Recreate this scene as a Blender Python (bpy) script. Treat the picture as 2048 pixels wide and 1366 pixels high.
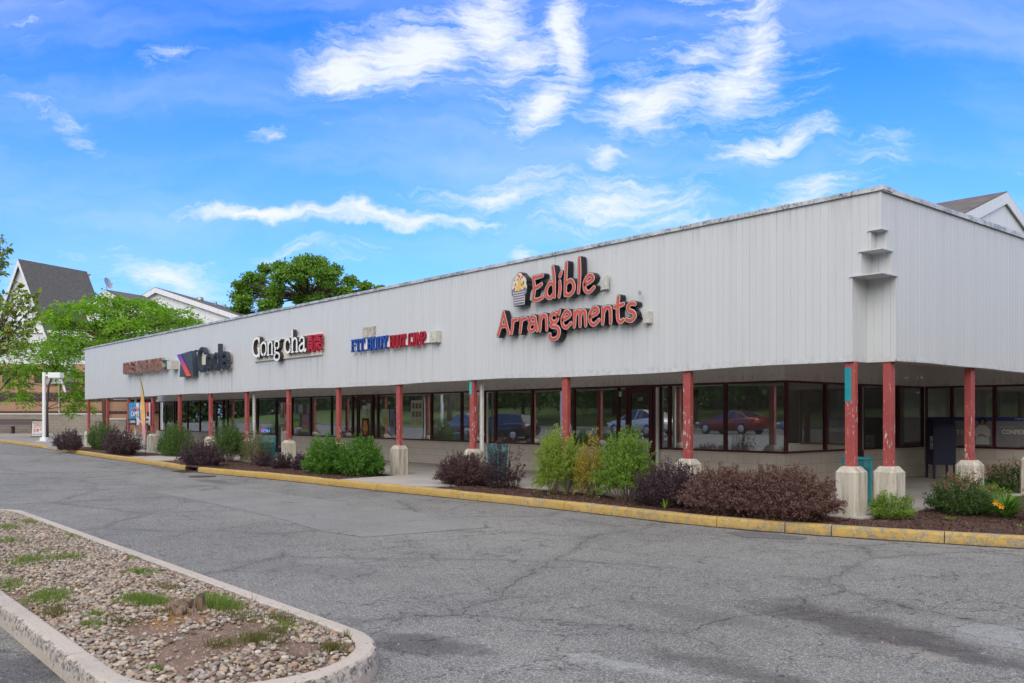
import bpy, math, random
import numpy as np
from mathutils import Vector, Matrix, noise
random.seed(7); RNG = np.random.default_rng(7)
scene = bpy.context.scene
for o in list(bpy.data.objects): bpy.data.objects.remove(o)
R_ = math.radians
# ------------------------------------------------------------------ camera
FOC, CX, HOR = 1774.6, 1024.0, 831.0
CAMZ = 1.637
YAW = 49.49
Fv = (-math.sin(R_(YAW)), math.cos(R_(YAW)))
Rv = (math.cos(R_(YAW)), math.sin(R_(YAW)))
cam_d = bpy.data.cameras.new('camera'); cam = bpy.data.objects.new('camera', cam_d)
scene.collection.objects.link(cam); scene.camera = cam
cam.location = (0, 0, CAMZ); cam.rotation_euler = (R_(90), 0, R_(YAW))
cam_d.lens = FOC/2048*36; cam_d.sensor_width = 36
cam_d.shift_y = 148/2048; cam_d.clip_start = .05; cam_d.clip_end = 3000
scene.render.resolution_x, scene.render.resolution_y = 1024, 683
scene.view_settings.view_transform = 'Standard'; scene.view_settings.look = 'None'
scene.view_settings.exposure = 0.74; scene.view_settings.gamma = 1
# ------------------------------------------------------------------ light
SUN_EL, SUN_AZ = 33.0, 147.0      # azimuth: direction the light comes from, clockwise from +Y
world = bpy.data.worlds.new('World'); scene.world = world; world.use_nodes = True
sun_d = bpy.data.lights.new('sun', 'SUN'); sun = bpy.data.objects.new('sun', sun_d)
scene.collection.objects.link(sun)
sun_d.energy = 1.15; sun_d.angle = R_(46); sun_d.color = (1, .955, .89)
az, el = R_(SUN_AZ), R_(SUN_EL)
sdir = Vector((math.sin(az)*math.cos(el), math.cos(az)*math.cos(el), math.sin(el)))
sun.rotation_euler = sdir.to_track_quat('Z', 'Y').to_euler()

class NT:
    """tiny node-tree helper"""
    def __init__(s, nt): s.nt = nt
    def n(s, t, **k):
        nd = s.nt.nodes.new(t)
        for a, b in k.items(): setattr(nd, a, b)
        return nd
    def put(s, sock, v):
        if isinstance(v, bpy.types.NodeSocket): s.nt.links.new(v, sock)
        elif v is not None:
            if isinstance(v, (tuple, list)) and len(v) == 3 and sock.type == 'RGBA': v = (*v, 1)
            sock.default_value = v
    def math(s, op, a, b=None, c=None, clamp=False):
        nd = s.n('ShaderNodeMath', operation=op); nd.use_clamp = clamp
        s.put(nd.inputs[0], a)
        if b is not None: s.put(nd.inputs[1], b)
        if c is not None: s.put(nd.inputs[2], c)
        return nd.outputs[0]
    def vec(s, op, a, b=None):
        nd = s.n('ShaderNodeVectorMath', operation=op); s.put(nd.inputs[0], a)
        if b is not None:
            if op == 'SCALE': s.put(nd.inputs['Scale'], b)
            else: s.put(nd.inputs[1], b)
        return nd.outputs['Value'] if op in ('DOT_PRODUCT', 'LENGTH', 'DISTANCE') else nd.outputs[0]
    def sep(s, v):
        nd = s.n('ShaderNodeSeparateXYZ'); s.put(nd.inputs[0], v); return nd.outputs
    def comb(s, x, y, z):
        nd = s.n('ShaderNodeCombineXYZ')
        for i, v in enumerate((x, y, z)): s.put(nd.inputs[i], v)
        return nd.outputs[0]
    def noise(s, v, scale, detail=4, rough=.55, dist=0, col=False):
        nd = s.n('ShaderNodeTexNoise'); s.put(nd.inputs['Vector'], v)
        nd.inputs['Scale'].default_value = scale; nd.inputs['Detail'].default_value = detail
        nd.inputs['Roughness'].default_value = rough; nd.inputs['Distortion'].default_value = dist
        return nd.outputs['Color' if col else 0]
    def voro(s, v, scale, feature='F1', out='Distance', rnd=1):
        nd = s.n('ShaderNodeTexVoronoi', feature=feature); s.put(nd.inputs['Vector'], v)
        nd.inputs['Scale'].default_value = scale; nd.inputs['Randomness'].default_value = rnd
        return nd.outputs[out]
    def rng(s, v, a, b, c=0, d=1, smooth=False):
        nd = s.n('ShaderNodeMapRange'); nd.interpolation_type = 'SMOOTHSTEP' if smooth else 'LINEAR'
        s.put(nd.inputs[0], v)
        for i, x in enumerate((a, b, c, d)): s.put(nd.inputs[i+1], x)
        return nd.outputs[0]
    def mix(s, f, a, b, mode='MIX'):
        nd = s.n('ShaderNodeMix', data_type='RGBA', blend_type=mode)
        s.put(nd.inputs[0], f); s.put(nd.inputs[6], a); s.put(nd.inputs[7], b); return nd.outputs[2]
    def bump(s, h, strength=.3, dist=.01):
        nd = s.n('ShaderNodeBump'); s.put(nd.inputs['Height'], h)
        nd.inputs['Strength'].default_value = strength; nd.inputs['Distance'].default_value = dist
        return nd.outputs[0]

# ---- sky: Nishita + cirrus, all in world directions
w = NT(world.node_tree); world.node_tree.nodes.clear()
wout = w.n('ShaderNodeOutputWorld'); bg = w.n('ShaderNodeBackground')
world.node_tree.links.new(bg.outputs[0], wout.inputs[0])
sky = w.n('ShaderNodeTexSky', sky_type='NISHITA'); sky.sun_disc = False
sky.sun_elevation = R_(SUN_EL); sky.sun_rotation = R_(SUN_AZ)
sky.altitude = 0; sky.air_density = 1.0; sky.dust_density = .35; sky.ozone_density = 2.2
tc = w.n('ShaderNodeTexCoord').outputs['Generated']
dF = w.vec('DOT_PRODUCT', tc, (Fv[0], Fv[1], 0)); dR = w.vec('DOT_PRODUCT', tc, (Rv[0], Rv[1], 0))
z_ = w.sep(tc)[2]
dFc = w.math('MAXIMUM', dF, .02)
u_ = w.math('DIVIDE', dR, dFc); v_ = w.math('DIVIDE', z_, dFc)     # tangent coordinates of the northern sky
uv = w.comb(u_, v_, 0)
front = w.rng(dF, .05, .3)
hs = w.n('ShaderNodeHueSaturation'); world.node_tree.links.new(sky.outputs[0], hs.inputs['Color'])
hs.inputs['Saturation'].default_value = 1.25; hs.inputs['Value'].default_value = 1.0; hs.inputs['Hue'].default_value = .495
skycol = w.mix(1, hs.outputs[0], (.37, .82, 1.55), 'MULTIPLY')
warp = w.noise(uv, 3.2, 5, .6, 0, True)
wv = w.vec('SCALE', w.vec('SUBTRACT', warp, (.5, .5, .5)), .13)
uvw = w.vec('ADD', uv, wv)
warp2 = w.noise(uv, 15, 5, .65, 0, True)
uvw = w.vec('ADD', uvw, w.vec('SCALE', w.vec('SUBTRACT', warp2, (.5, .5, .5)), .035))
def sp(px, py): return ((px-CX)/FOC, (HOR-py)/FOC)
BL = [(980,110,360,130,8,.52),(1400,170,250,150,20,.52),(1290,400,330,70,5,.38),(200,520,260,50,0,.3),(700,300,300,60,5,.22), # px, py, half-length, half-width, angle deg (counter-clockwise up), weight
 (700,150,130,38,8,1.25),(830,110,190,58,12,1.3),(985,60,130,70,-8,1.15),(1060,105,150,36,5,1.1),(1150,65,40,120,4,1.2),
 (1000,15,120,40,-30,.9),(905,30,60,60,30,.6),
 (1095,225,58,62,-60,1.15),
 (1320,215,160,42,12,1.2),(1460,180,120,50,28,1.1),(1490,110,60,120,-12,.95),(1400,110,70,130,-40,.65),(1250,170,120,60,10,.45),
 (1540,305,130,20,14,1.1),(1650,290,60,9,6,.6),
 (1220,325,80,26,8,.8),(1010,385,220,30,8,.8),(1240,405,230,50,6,.75),(1330,425,260,50,-4,.65),
 (560,430,190,12,-4,1.15),(760,440,230,12,-1,1.05),(900,434,120,10,4,.75),(480,425,60,14,0,.6),
 (540,293,60,9,0,.6),(330,128,90,24,10,.5),(80,210,160,18,-28,.38),(180,290,80,14,-30,.35),
 (330,535,150,28,-2,.9),(420,560,120,22,8,.5),(640,500,160,14,3,.4),(700,510,120,20,4,.35),(1040,508,50,22,-20,.7),
 (1640,390,170,44,26,.62),(1700,350,160,30,36,.45),(1560,420,140,40,20,.45),(60,600,60,60,0,.8),(80,40,120,60,0,.3),(2030,335,30,14,0,.5),
]
acc = None
for px, py, L, W, a, wt in BL:
    mp = w.n('ShaderNodeMapping', vector_type='TEXTURE'); u0, v0 = sp(px, py)
    w.put(mp.inputs['Vector'], uvw)
    mp.inputs['Location'].default_value = (u0, v0, 0); mp.inputs['Rotation'].default_value = (0, 0, R_(a))
    mp.inputs['Scale'].default_value = (L/FOC*1.42, W/FOC*2.3, 1)
    g = w.n('ShaderNodeTexGradient', gradient_type='SPHERICAL'); world.node_tree.links.new(mp.outputs[0], g.inputs[0])
    t = w.math('MULTIPLY', w.math('POWER', g.outputs['Fac'], 1.15), wt)
    acc = t if acc is None else w.math('MAXIMUM', acc, t)
mp = w.n('ShaderNodeMapping'); w.put(mp.inputs['Vector'], uvw); mp.inputs['Rotation'].default_value = (0, 0, R_(-24)); mp.inputs['Scale'].default_value = (1, 5.5, 1)
fine = w.noise(mp.outputs[0], 11, 10, .68)
mid = w.noise(uvw, 5, 6, .6)
veil = w.noise(mp.outputs[0], 2.2, 5, .55)
streak = w.noise(mp.outputs[0], 26, 8, .7)
dens = w.math('ADD', acc, w.math('MULTIPLY', w.math('SUBTRACT', fine, .5), 1.5))
dens = w.math('ADD', dens, w.math('MULTIPLY', w.math('SUBTRACT', streak, .5), .7))
dens = w.math('ADD', dens, w.math('MULTIPLY', w.math('SUBTRACT', mid, .5), .7))
dens = w.math('MULTIPLY', dens, w.rng(acc, .0, .18))
c1 = w.rng(dens, .08, 1.12, 0, .97, True)
v1 = w.math('MULTIPLY', w.rng(veil, .36, .80, 0, .30, True), 1)
clear = w.math('MAXIMUM', c1, v1)
# sky south and overhead, unseen: bright broken cloud added for neutral fill light
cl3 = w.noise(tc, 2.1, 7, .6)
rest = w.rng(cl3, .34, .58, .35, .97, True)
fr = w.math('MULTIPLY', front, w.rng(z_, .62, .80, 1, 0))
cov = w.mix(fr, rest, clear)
hz = w.rng(z_, .0, .36, .60, .0)                       # paler air towards the horizon
skycol = w.mix(hz, skycol, (2.7, 4.25, 8.0))
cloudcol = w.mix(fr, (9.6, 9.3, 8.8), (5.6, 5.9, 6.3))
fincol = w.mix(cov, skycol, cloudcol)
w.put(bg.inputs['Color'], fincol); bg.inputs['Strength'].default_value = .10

# ------------------------------------------------------------------ helpers
def ray(px):
    t = (px-CX)/FOC; return (Fv[0]+t*Rv[0], Fv[1]+t*Rv[1])
def xat(px, y):
    r = ray(px); return r[0]/r[1]*y
def yat(px, x):
    r = ray(px); return r[1]/r[0]*x
def hor(px): return HOR+2.2*(1-px/1700)
def zat(px, py, y): return CAMZ+(hor(px)-py)/FOC*(y/ray(px)[1])
def gnd(px, py, z=.15):
    d = (CAMZ-z)*FOC/(py-hor(px)); r = ray(px); return (r[0]*d, r[1]*d)
def far(px, py, d):
    r = ray(px); return Vector((r[0]*d, r[1]*d, CAMZ+(hor(px)-py)/FOC*d))
COL = scene.collection
class MB:
    def __init__(s): s.v = []; s.f = []; s.m = []; s.t = []
    def face(s, idx, m=0, t=.5): s.f.append(tuple(idx)); s.m.append(m); s.t.append(t)
    def add(s, vs, fs, m=0, t=.5):
        b = len(s.v); s.v += [tuple(x) for x in vs]
        for f in fs: s.face([b+i for i in f], m, t)
    def quad(s, a, b, c, d, m=0, t=.5): s.add((a, b, c, d), [(0, 1, 2, 3)], m, t)
    def box(s, x0, x1, y0, y1, z0, z1, m=0, t=.5, bev=0):
        if bev <= 0:
            vs = [(x0,y0,z0),(x1,y0,z0),(x1,y1,z0),(x0,y1,z0),(x0,y0,z1),(x1,y0,z1),(x1,y1,z1),(x0,y1,z1)]
            s.add(vs, [(0,3,2,1),(4,5,6,7),(0,1,5,4),(1,2,6,5),(2,3,7,6),(3,0,4,7)], m, t); return s
        b = bev; vs = []
        for z, i in ((z0, b), (z0+b, 0), (z1-b, 0), (z1, b)):
            vs += [(x0+i+b*(i == 0), y0+i, z), (x1-i-b*(i == 0), y0+i, z), (x1-i, y0+i+b*(i == 0), z), (x1-i, y1-i-b*(i == 0), z),
                   (x1-i-b*(i == 0), y1-i, z), (x0+i+b*(i == 0), y1-i, z), (x0+i, y1-i-b*(i == 0), z), (x0+i, y0+i+b*(i == 0), z)]
        fs = []
        for k in range(3):
            for j in range(8):
                fs.append((k*8+j, k*8+(j+1) % 8, (k+1)*8+(j+1) % 8, (k+1)*8+j))
        fs.append(tuple(range(7, -1, -1))); fs.append(tuple(range(24, 32)))
        s.add(vs, fs, m, t); return s
    def prism(s, poly, z0, z1, m=0, t=.5, top=True, bot=True):
        n = len(poly); vs = [(p[0], p[1], z0) for p in poly]+[(p[0], p[1], z1) for p in poly]
        fs = [(i, (i+1) % n, n+(i+1) % n, n+i) for i in range(n)]
        if top: fs.append(tuple(range(n, 2*n)))
        if bot: fs.append(tuple(range(n-1, -1, -1)))
        s.add(vs, fs, m, t); return s
    def tube(s, pts, rad, n=8, m=0, t=.5, cap=True):
        pts = [Vector(p) for p in pts]
        if not isinstance(rad, (list, tuple)): rad = [rad]*len(pts)
        b = len(s.v); up = Vector((0, 0, 1)); prev = None
        for i, p in enumerate(pts):
            d = (pts[min(i+1, len(pts)-1)]-pts[max(i-1, 0)]).normalized()
            if prev is None:
                a = d.cross(up if abs(d.z) < .9 else Vector((1, 0, 0))).normalized()
            else:
                a = (prev-d*prev.dot(d)).normalized()
            prev = a; c = d.cross(a)
            for k in range(n):
                q = 2*math.pi*k/n; s.v.append(tuple(p+(a*math.cos(q)+c*math.sin(q))*rad[i]))
        for i in range(len(pts)-1):
            for k in range(n):
                s.face((b+i*n+k, b+i*n+(k+1) % n, b+(i+1)*n+(k+1) % n, b+(i+1)*n+k), m, t)
        if cap:
            s.face([b+k for k in range(n-1, -1, -1)], m, t); s.face([b+(len(pts)-1)*n+k for k in range(n)], m, t)
        return s
    def lathe(s, prof, c=(0, 0, 0), n=20, m=0, t=.5, axis='Z'):
        b = len(s.v)
        for r, h in prof:
            for k in range(n):
                q = 2*math.pi*k/n; x, y = r*math.cos(q), r*math.sin(q)
                p = (x, y, h) if axis == 'Z' else ((h, x, y) if axis == 'X' else (x, h, y))
                s.v.append((c[0]+p[0], c[1]+p[1], c[2]+p[2]))
        for i in range(len(prof)-1):
            for k in range(n): s.face((b+i*n+k, b+i*n+(k+1) % n, b+(i+1)*n+(k+1) % n, b+(i+1)*n+k), m, t)
        return s
    def build(s, name, mats, parent=None, smooth=False, loc=None, label=None):
        me = bpy.data.meshes.new(name); me.from_pydata(s.v, [], s.f)
        for mt in (mats if isinstance(mats, (list, tuple)) else [mats]): me.materials.append(mt)
        if me.polygons:
            me.polygons.foreach_set('material_index', s.m)
            a = me.attributes.new('tone', 'FLOAT', 'FACE'); a.data.foreach_set('value', s.t)
            if smooth: me.polygons.foreach_set('use_smooth', [True]*len(me.polygons))
        me.update()
        o = bpy.data.objects.new(name, me); COL.objects.link(o)
        if parent is not None: o.parent = parent
        if loc is not None: o.location = loc
        if label: o['label'] = label
        return o
def fast_mesh(name, V, Fc, mat, parent=None, tone=None, smooth=False):
    """V (n,3), Fc (m,k) arrays"""
    me = bpy.data.meshes.new(name); k = Fc.shape[1]
    me.vertices.add(len(V)); me.vertices.foreach_set('co', V.astype(np.float32).ravel())
    me.loops.add(Fc.size); me.loops.foreach_set('vertex_index', Fc.astype(np.int32).ravel())
    me.polygons.add(len(Fc)); me.polygons.foreach_set('loop_start', np.arange(0, Fc.size, k, dtype=np.int32))
    me.update(calc_edges=True)
    if smooth: me.polygons.foreach_set('use_smooth', np.ones(len(Fc), dtype=bool))
    a = me.attributes.new('tone', 'FLOAT', 'FACE')
    a.data.foreach_set('value', (tone if tone is not None else RNG.random(len(Fc))).astype(np.float32))
    me.materials.append(mat); o = bpy.data.objects.new(name, me); COL.objects.link(o)
    if parent is not None: o.parent = parent
    return o
def tag(o, label, cat, group=None):
    o['label'] = label; o['category'] = cat
    if group: o['group'] = group
    return o
def thing(name, label, cat, loc=(0, 0, 0), rz=0, group=None):
    o = bpy.data.objects.new(name, None); COL.objects.link(o); o.location = loc; o.rotation_euler = (0, 0, rz)
    o.empty_display_size = .2
    return tag(o, label, cat, group)
def struct(o, kind='structure', label=None):
    o['kind'] = kind
    if label: o['label'] = label
    return o
def dup(root, loc, rz, label, group=None, scale=None):
    r = root.copy(); COL.objects.link(r); r.location = loc; r.rotation_euler = (0, 0, rz); r['label'] = label
    if group: r['group'] = group
    if scale: r.scale = scale
    for ch in list(root.children):
        c = ch.copy(); COL.objects.link(c); c.parent = r
        for g in ch.children:
            d = g.copy(); COL.objects.link(d); d.parent = c
    return r
def cr(pts, n=8):
    """Catmull-Rom through 2-D/3-D points"""
    P = [np.array(p, float) for p in pts]
    if len(P) < 3: return [tuple(p) for p in P]
    Q = [2*P[0]-P[1]]+P+[2*P[-1]-P[-2]]; out = []
    for i in range(1, len(Q)-2):
        for k in range(n):
            t = k/n; a, b, c, d = Q[i-1:i+3]
            out.append(tuple(.5*(2*b+(c-a)*t+(2*a-5*b+4*c-d)*t*t+(3*b-a-3*c+d)*t**3)))
    out.append(tuple(P[-1])); return out

# ------------------------------------------------------------------ materials
def mat(name, fn):
    m = bpy.data.materials.new(name); m.use_nodes = True; nt = NT(m.node_tree)
    p = m.node_tree.nodes['Principled BSDF']; fn(nt, p); return m
def pos(n): return n.n('ShaderNodeNewGeometry').outputs['Position']
def tone(n):
    a = n.n('ShaderNodeAttribute'); a.attribute_name = 'tone'; return a.outputs['Fac']
def plain(name, col, rough=.6, metal=0, var=.12, sc=6, spec=.4, bump=0, bsc=80):
    def fn(n, p):
        v = n.noise(pos(n), sc, 5, .6)
        c = n.mix(n.rng(v, .3, .7), tuple(x*(1-var) for x in col), tuple(min(1, x*(1+var)) for x in col))
        n.put(p.inputs['Base Color'], c); p.inputs['Roughness'].default_value = rough; p.inputs['Metallic'].default_value = metal
        p.inputs['Specular IOR Level'].default_value = spec
        if bump: n.put(p.inputs['Normal'], n.bump(n.noise(pos(n), bsc, 4), bump, .01))
    return mat(name, fn)
def m_siding(name, col, dirt=.3):
    def fn(n, p):
        P = pos(n); t = tone(n)
        c = n.mix(t, tuple(x*.98 for x in col), tuple(x*1.012 for x in col))
        mp = n.n('ShaderNodeMapping'); n.put(mp.inputs['Vector'], P); mp.inputs['Scale'].default_value = (7, 7, .45)
        s = n.noise(mp.outputs[0], 1.0, 6, .6)
        big = n.noise(P, .5, 3, .5)
        f = n.math('MULTIPLY', n.rng(s, .5, .78, 0, 1, True), n.rng(big, .35, .7, .15*dirt, dirt*.9))
        c = n.mix(f, c, (.34, .33, .30))
        z = n.sep(P)[2]
        low = n.math('MULTIPLY', n.rng(z, 2.46, 2.56, 1, 0), n.rng(n.noise(P, 9, 5, .7), .45, .7))
        c = n.mix(n.math('MULTIPLY', low, .5), c, (.25, .23, .19))
        mp2 = n.n('ShaderNodeMapping'); n.put(mp2.inputs['Vector'], P); mp2.inputs['Scale'].default_value = (16, 16, .22)
        dr = n.noise(mp2.outputs[0], 1.0, 5, .62); x_ = n.sep(P)[0]; dm = None
        for (xa_, xb_, zt_) in ((-14.7, -10.4, 3.50), (-14.1, -11.6, 4.08), (-20.9, -17.2, 3.36), (-27, -22.6, 3.36), (-33.5, -28.8, 3.1), (-40, -34.5, 3.4)):
            q = n.math('MULTIPLY', n.math('MULTIPLY', n.rng(x_, xa_-.1, xa_, 0, 1), n.rng(x_, xb_, xb_+.1, 1, 0)), n.math('MULTIPLY', n.rng(z, zt_, zt_+.05, 1, 0), n.rng(z, zt_-.95, zt_, .15, 1)))
            dm = q if dm is None else n.math('MAXIMUM', dm, q)
        up = n.rng(z, 4.45, 4.86, 0, .6); dm = n.math('MAXIMUM', dm, up)
        c = n.mix(n.math('MULTIPLY', n.rng(dr, .53, .68), n.math('MULTIPLY', dm, .46)), c, (.12, .11, .09))
        fine = n.noise(P, 24, 4, .7)
        c = n.mix(n.rng(fine, .4, .75, 0, .10), c, (.5, .49, .47))
        n.put(p.inputs['Base Color'], c); p.inputs['Roughness'].default_value = .42
        n.put(p.inputs['Normal'], n.bump(n.noise(P, 1.6, 3), .25, .02))
    return mat(name, fn)
M = {}
M['siding'] = m_siding('painted_siding', (.55, .562, .568))
M['wall_siding'] = m_siding('wall_siding', (.66, .63, .60), .25)
def fn(n, p):
    P = pos(n); s = n.noise(P, 3, 6, .65); s2 = n.noise(P, 30, 4, .7)
    c = n.mix(n.rng(s, .35, .7), (.60, .61, .61), (.36, .38, .38))
    c = n.mix(n.math('MULTIPLY', n.rng(s2, .50, .60), n.rng(s, .42, .55)), c, (.06, .06, .055))
    n.put(p.inputs['Base Color'], c); p.inputs['Roughness'].default_value = .45; p.inputs['Metallic'].default_value = .25
M['coping'] = mat('coping_metal', fn)
def fn(n, p):
    P = pos(n)
    s = n.noise(P, 3.5, 5, .6)
    c = n.mix(n.rng(s, .3, .7), (.30, .052, .048), (.37, .078, .068))
    mp = n.n('ShaderNodeMapping'); n.put(mp.inputs['Vector'], P); mp.inputs['Scale'].default_value = (1, 1, .33)
    ch = n.noise(mp.outputs[0], 26, 8, .72); ch2 = n.noise(P, 2.3, 3, .5)
    low = n.rng(n.sep(P)[2], 1.0, 2.6, .05, -.03)
    k = n.math('ADD', n.math('ADD', ch, n.math('MULTIPLY', n.math('SUBTRACT', ch2, .5), .25)), low)
    chip = n.rng(k, .625, .638)
    c = n.mix(chip, c, n.mix(n.noise(P, 60), (.62, .55, .50), (.40, .42, .42)))
    n.put(p.inputs['Base Color'], c); p.inputs['Roughness'].default_value = .5
    n.put(p.inputs['Normal'], n.bump(n.math('SUBTRACT', n.noise(P, 40, 4), chip), .3, .004))
M['red_paint'] = mat('flaking_red_paint', fn)
def fn(n, p):
    P = pos(n); mp = n.n('ShaderNodeMapping'); n.put(mp.inputs['Vector'], P); mp.inputs['Scale'].default_value = (9, 9, 1.1)
    s = n.noise(mp.outputs[0], 1, 6, .65); f = n.noise(P, 55, 5, .7)
    c = n.mix(n.rng(f, .3, .7), (.46, .42, .34), (.58, .53, .44))
    c = n.mix(n.rng(s, .46, .66, 0, .85), c, (.22, .20, .165))
    rz = n.noise(mp.outputs[0], 1.7, 3, .5)
    c = n.mix(n.rng(rz, .6, .8, 0, .5), c, (.40, .24, .12))
    n.put(p.inputs['Base Color'], c); p.inputs['Roughness'].default_value = .9
    n.put(p.inputs['Normal'], n.bump(n.noise(P, 140, 4, .7), .35, .004))
M['plinth'] = mat('plinth_concrete', fn)
def fn(n, p):        # concrete block, mortar lines come from the brick texture in world units
    P = pos(n); x, y, z = n.sep(P)[0:3]
    u = n.math('ADD', x, y)
    br = n.n('ShaderNodeTexBrick'); n.put(br.inputs['Vector'], n.comb(u, z, 0))
    br.inputs['Scale'].default_value = 1; br.inputs['Brick Width'].default_value = .405; br.inputs['Row Height'].default_value = .203
    br.inputs['Mortar Size'].default_value = .006; br.offset = .5
    br.inputs['Color1'].default_value = (.56, .50, .43, 1); br.inputs['Color2'].default_value = (.60, .54, .47, 1)
    br.inputs['Mortar'].default_value = (.40, .35, .30, 1)
    f = n.noise(P, 60, 5, .7); s = n.noise(P, 1.3, 4, .6)
    c = n.mix(n.rng(f, .3, .75, 0, .25), br.outputs[0], (.24, .21, .18))
    c = n.mix(n.rng(s, .5, .75, 0, .35), c, (.25, .22, .19))
    n.put(p.inputs['Base Color'], c); p.inputs['Roughness'].default_value = .85
    n.put(p.inputs['Normal'], n.bump(n.math('SUBTRACT', n.math('MULTIPLY', f, .3), br.outputs['Fac']), .4, .006))
M['block'] = mat('painted_block', fn)
M['frame_red'] = plain('dark_red_frame', (.075, .012, .016), .35, 0, .2, 5)
M['frame_black'] = plain('black_frame', (.014, .012, .014), .35, 0, .2, 5)
M['white'] = plain('white_enamel', (.74, .74, .73), .4, 0, .06, 9)
M['white_pipe'] = plain('white_downspout', (.66, .65, .63), .45, 0, .12, 7)
M['black'] = plain('black_enamel', (.014, .013, .017), .35, 0, .2, 8)
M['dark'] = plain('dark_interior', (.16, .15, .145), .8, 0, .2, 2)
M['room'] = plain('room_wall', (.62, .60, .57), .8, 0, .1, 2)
M['ceiling'] = plain('soffit', (.78, .76, .73), .7, 0, .1, 2)
M['teal'] = plain('teal_enamel', (.012, .25, .28), .4, 0, .15, 9)
M['steel'] = plain('galvanised_steel', (.45, .46, .47), .4, .6, .2, 12)
M['grey_box'] = plain('aged_box', (.50, .49, .44), .6, 0, .25, 20)
M['roof_dark'] = plain('roof_membrane', (.16, .16, .155), .9, 0, .2, 2)
def m_glass(name, refl=.42, tint=(.82, .84, .83)):
    m = bpy.data.materials.new(name); m.use_nodes = True; n = NT(m.node_tree); m.node_tree.nodes.clear()
    out = n.n('ShaderNodeOutputMaterial'); tr = n.n('ShaderNodeBsdfTransparent'); gl = n.n('ShaderNodeBsdfGlossy')
    tr.inputs[0].default_value = (*tint, 1); gl.inputs[0].default_value = (.93, .95, .95, 1); gl.inputs['Roughness'].default_value = .012
    b = n.bump(n.noise(pos(n), .9, 2, .4), .05, .02); n.put(gl.inputs['Normal'], b)
    fr = n.n('ShaderNodeFresnel'); fr.inputs[0].default_value = 1.5
    f = n.math('ADD', n.math('MULTIPLY', fr.outputs[0], 1.0), refl, clamp=True)
    mx = n.n('ShaderNodeMixShader'); n.put(mx.inputs[0], f); m.node_tree.links.new(tr.outputs[0], mx.inputs[1]); m.node_tree.links.new(gl.outputs[0], mx.inputs[2])
    m.node_tree.links.new(mx.outputs[0], out.inputs[0]); return m
M['glass'] = m_glass('shop_glass')
M['glass_dark'] = m_glass('side_glass', .24, (.75, .75, .77))
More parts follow.
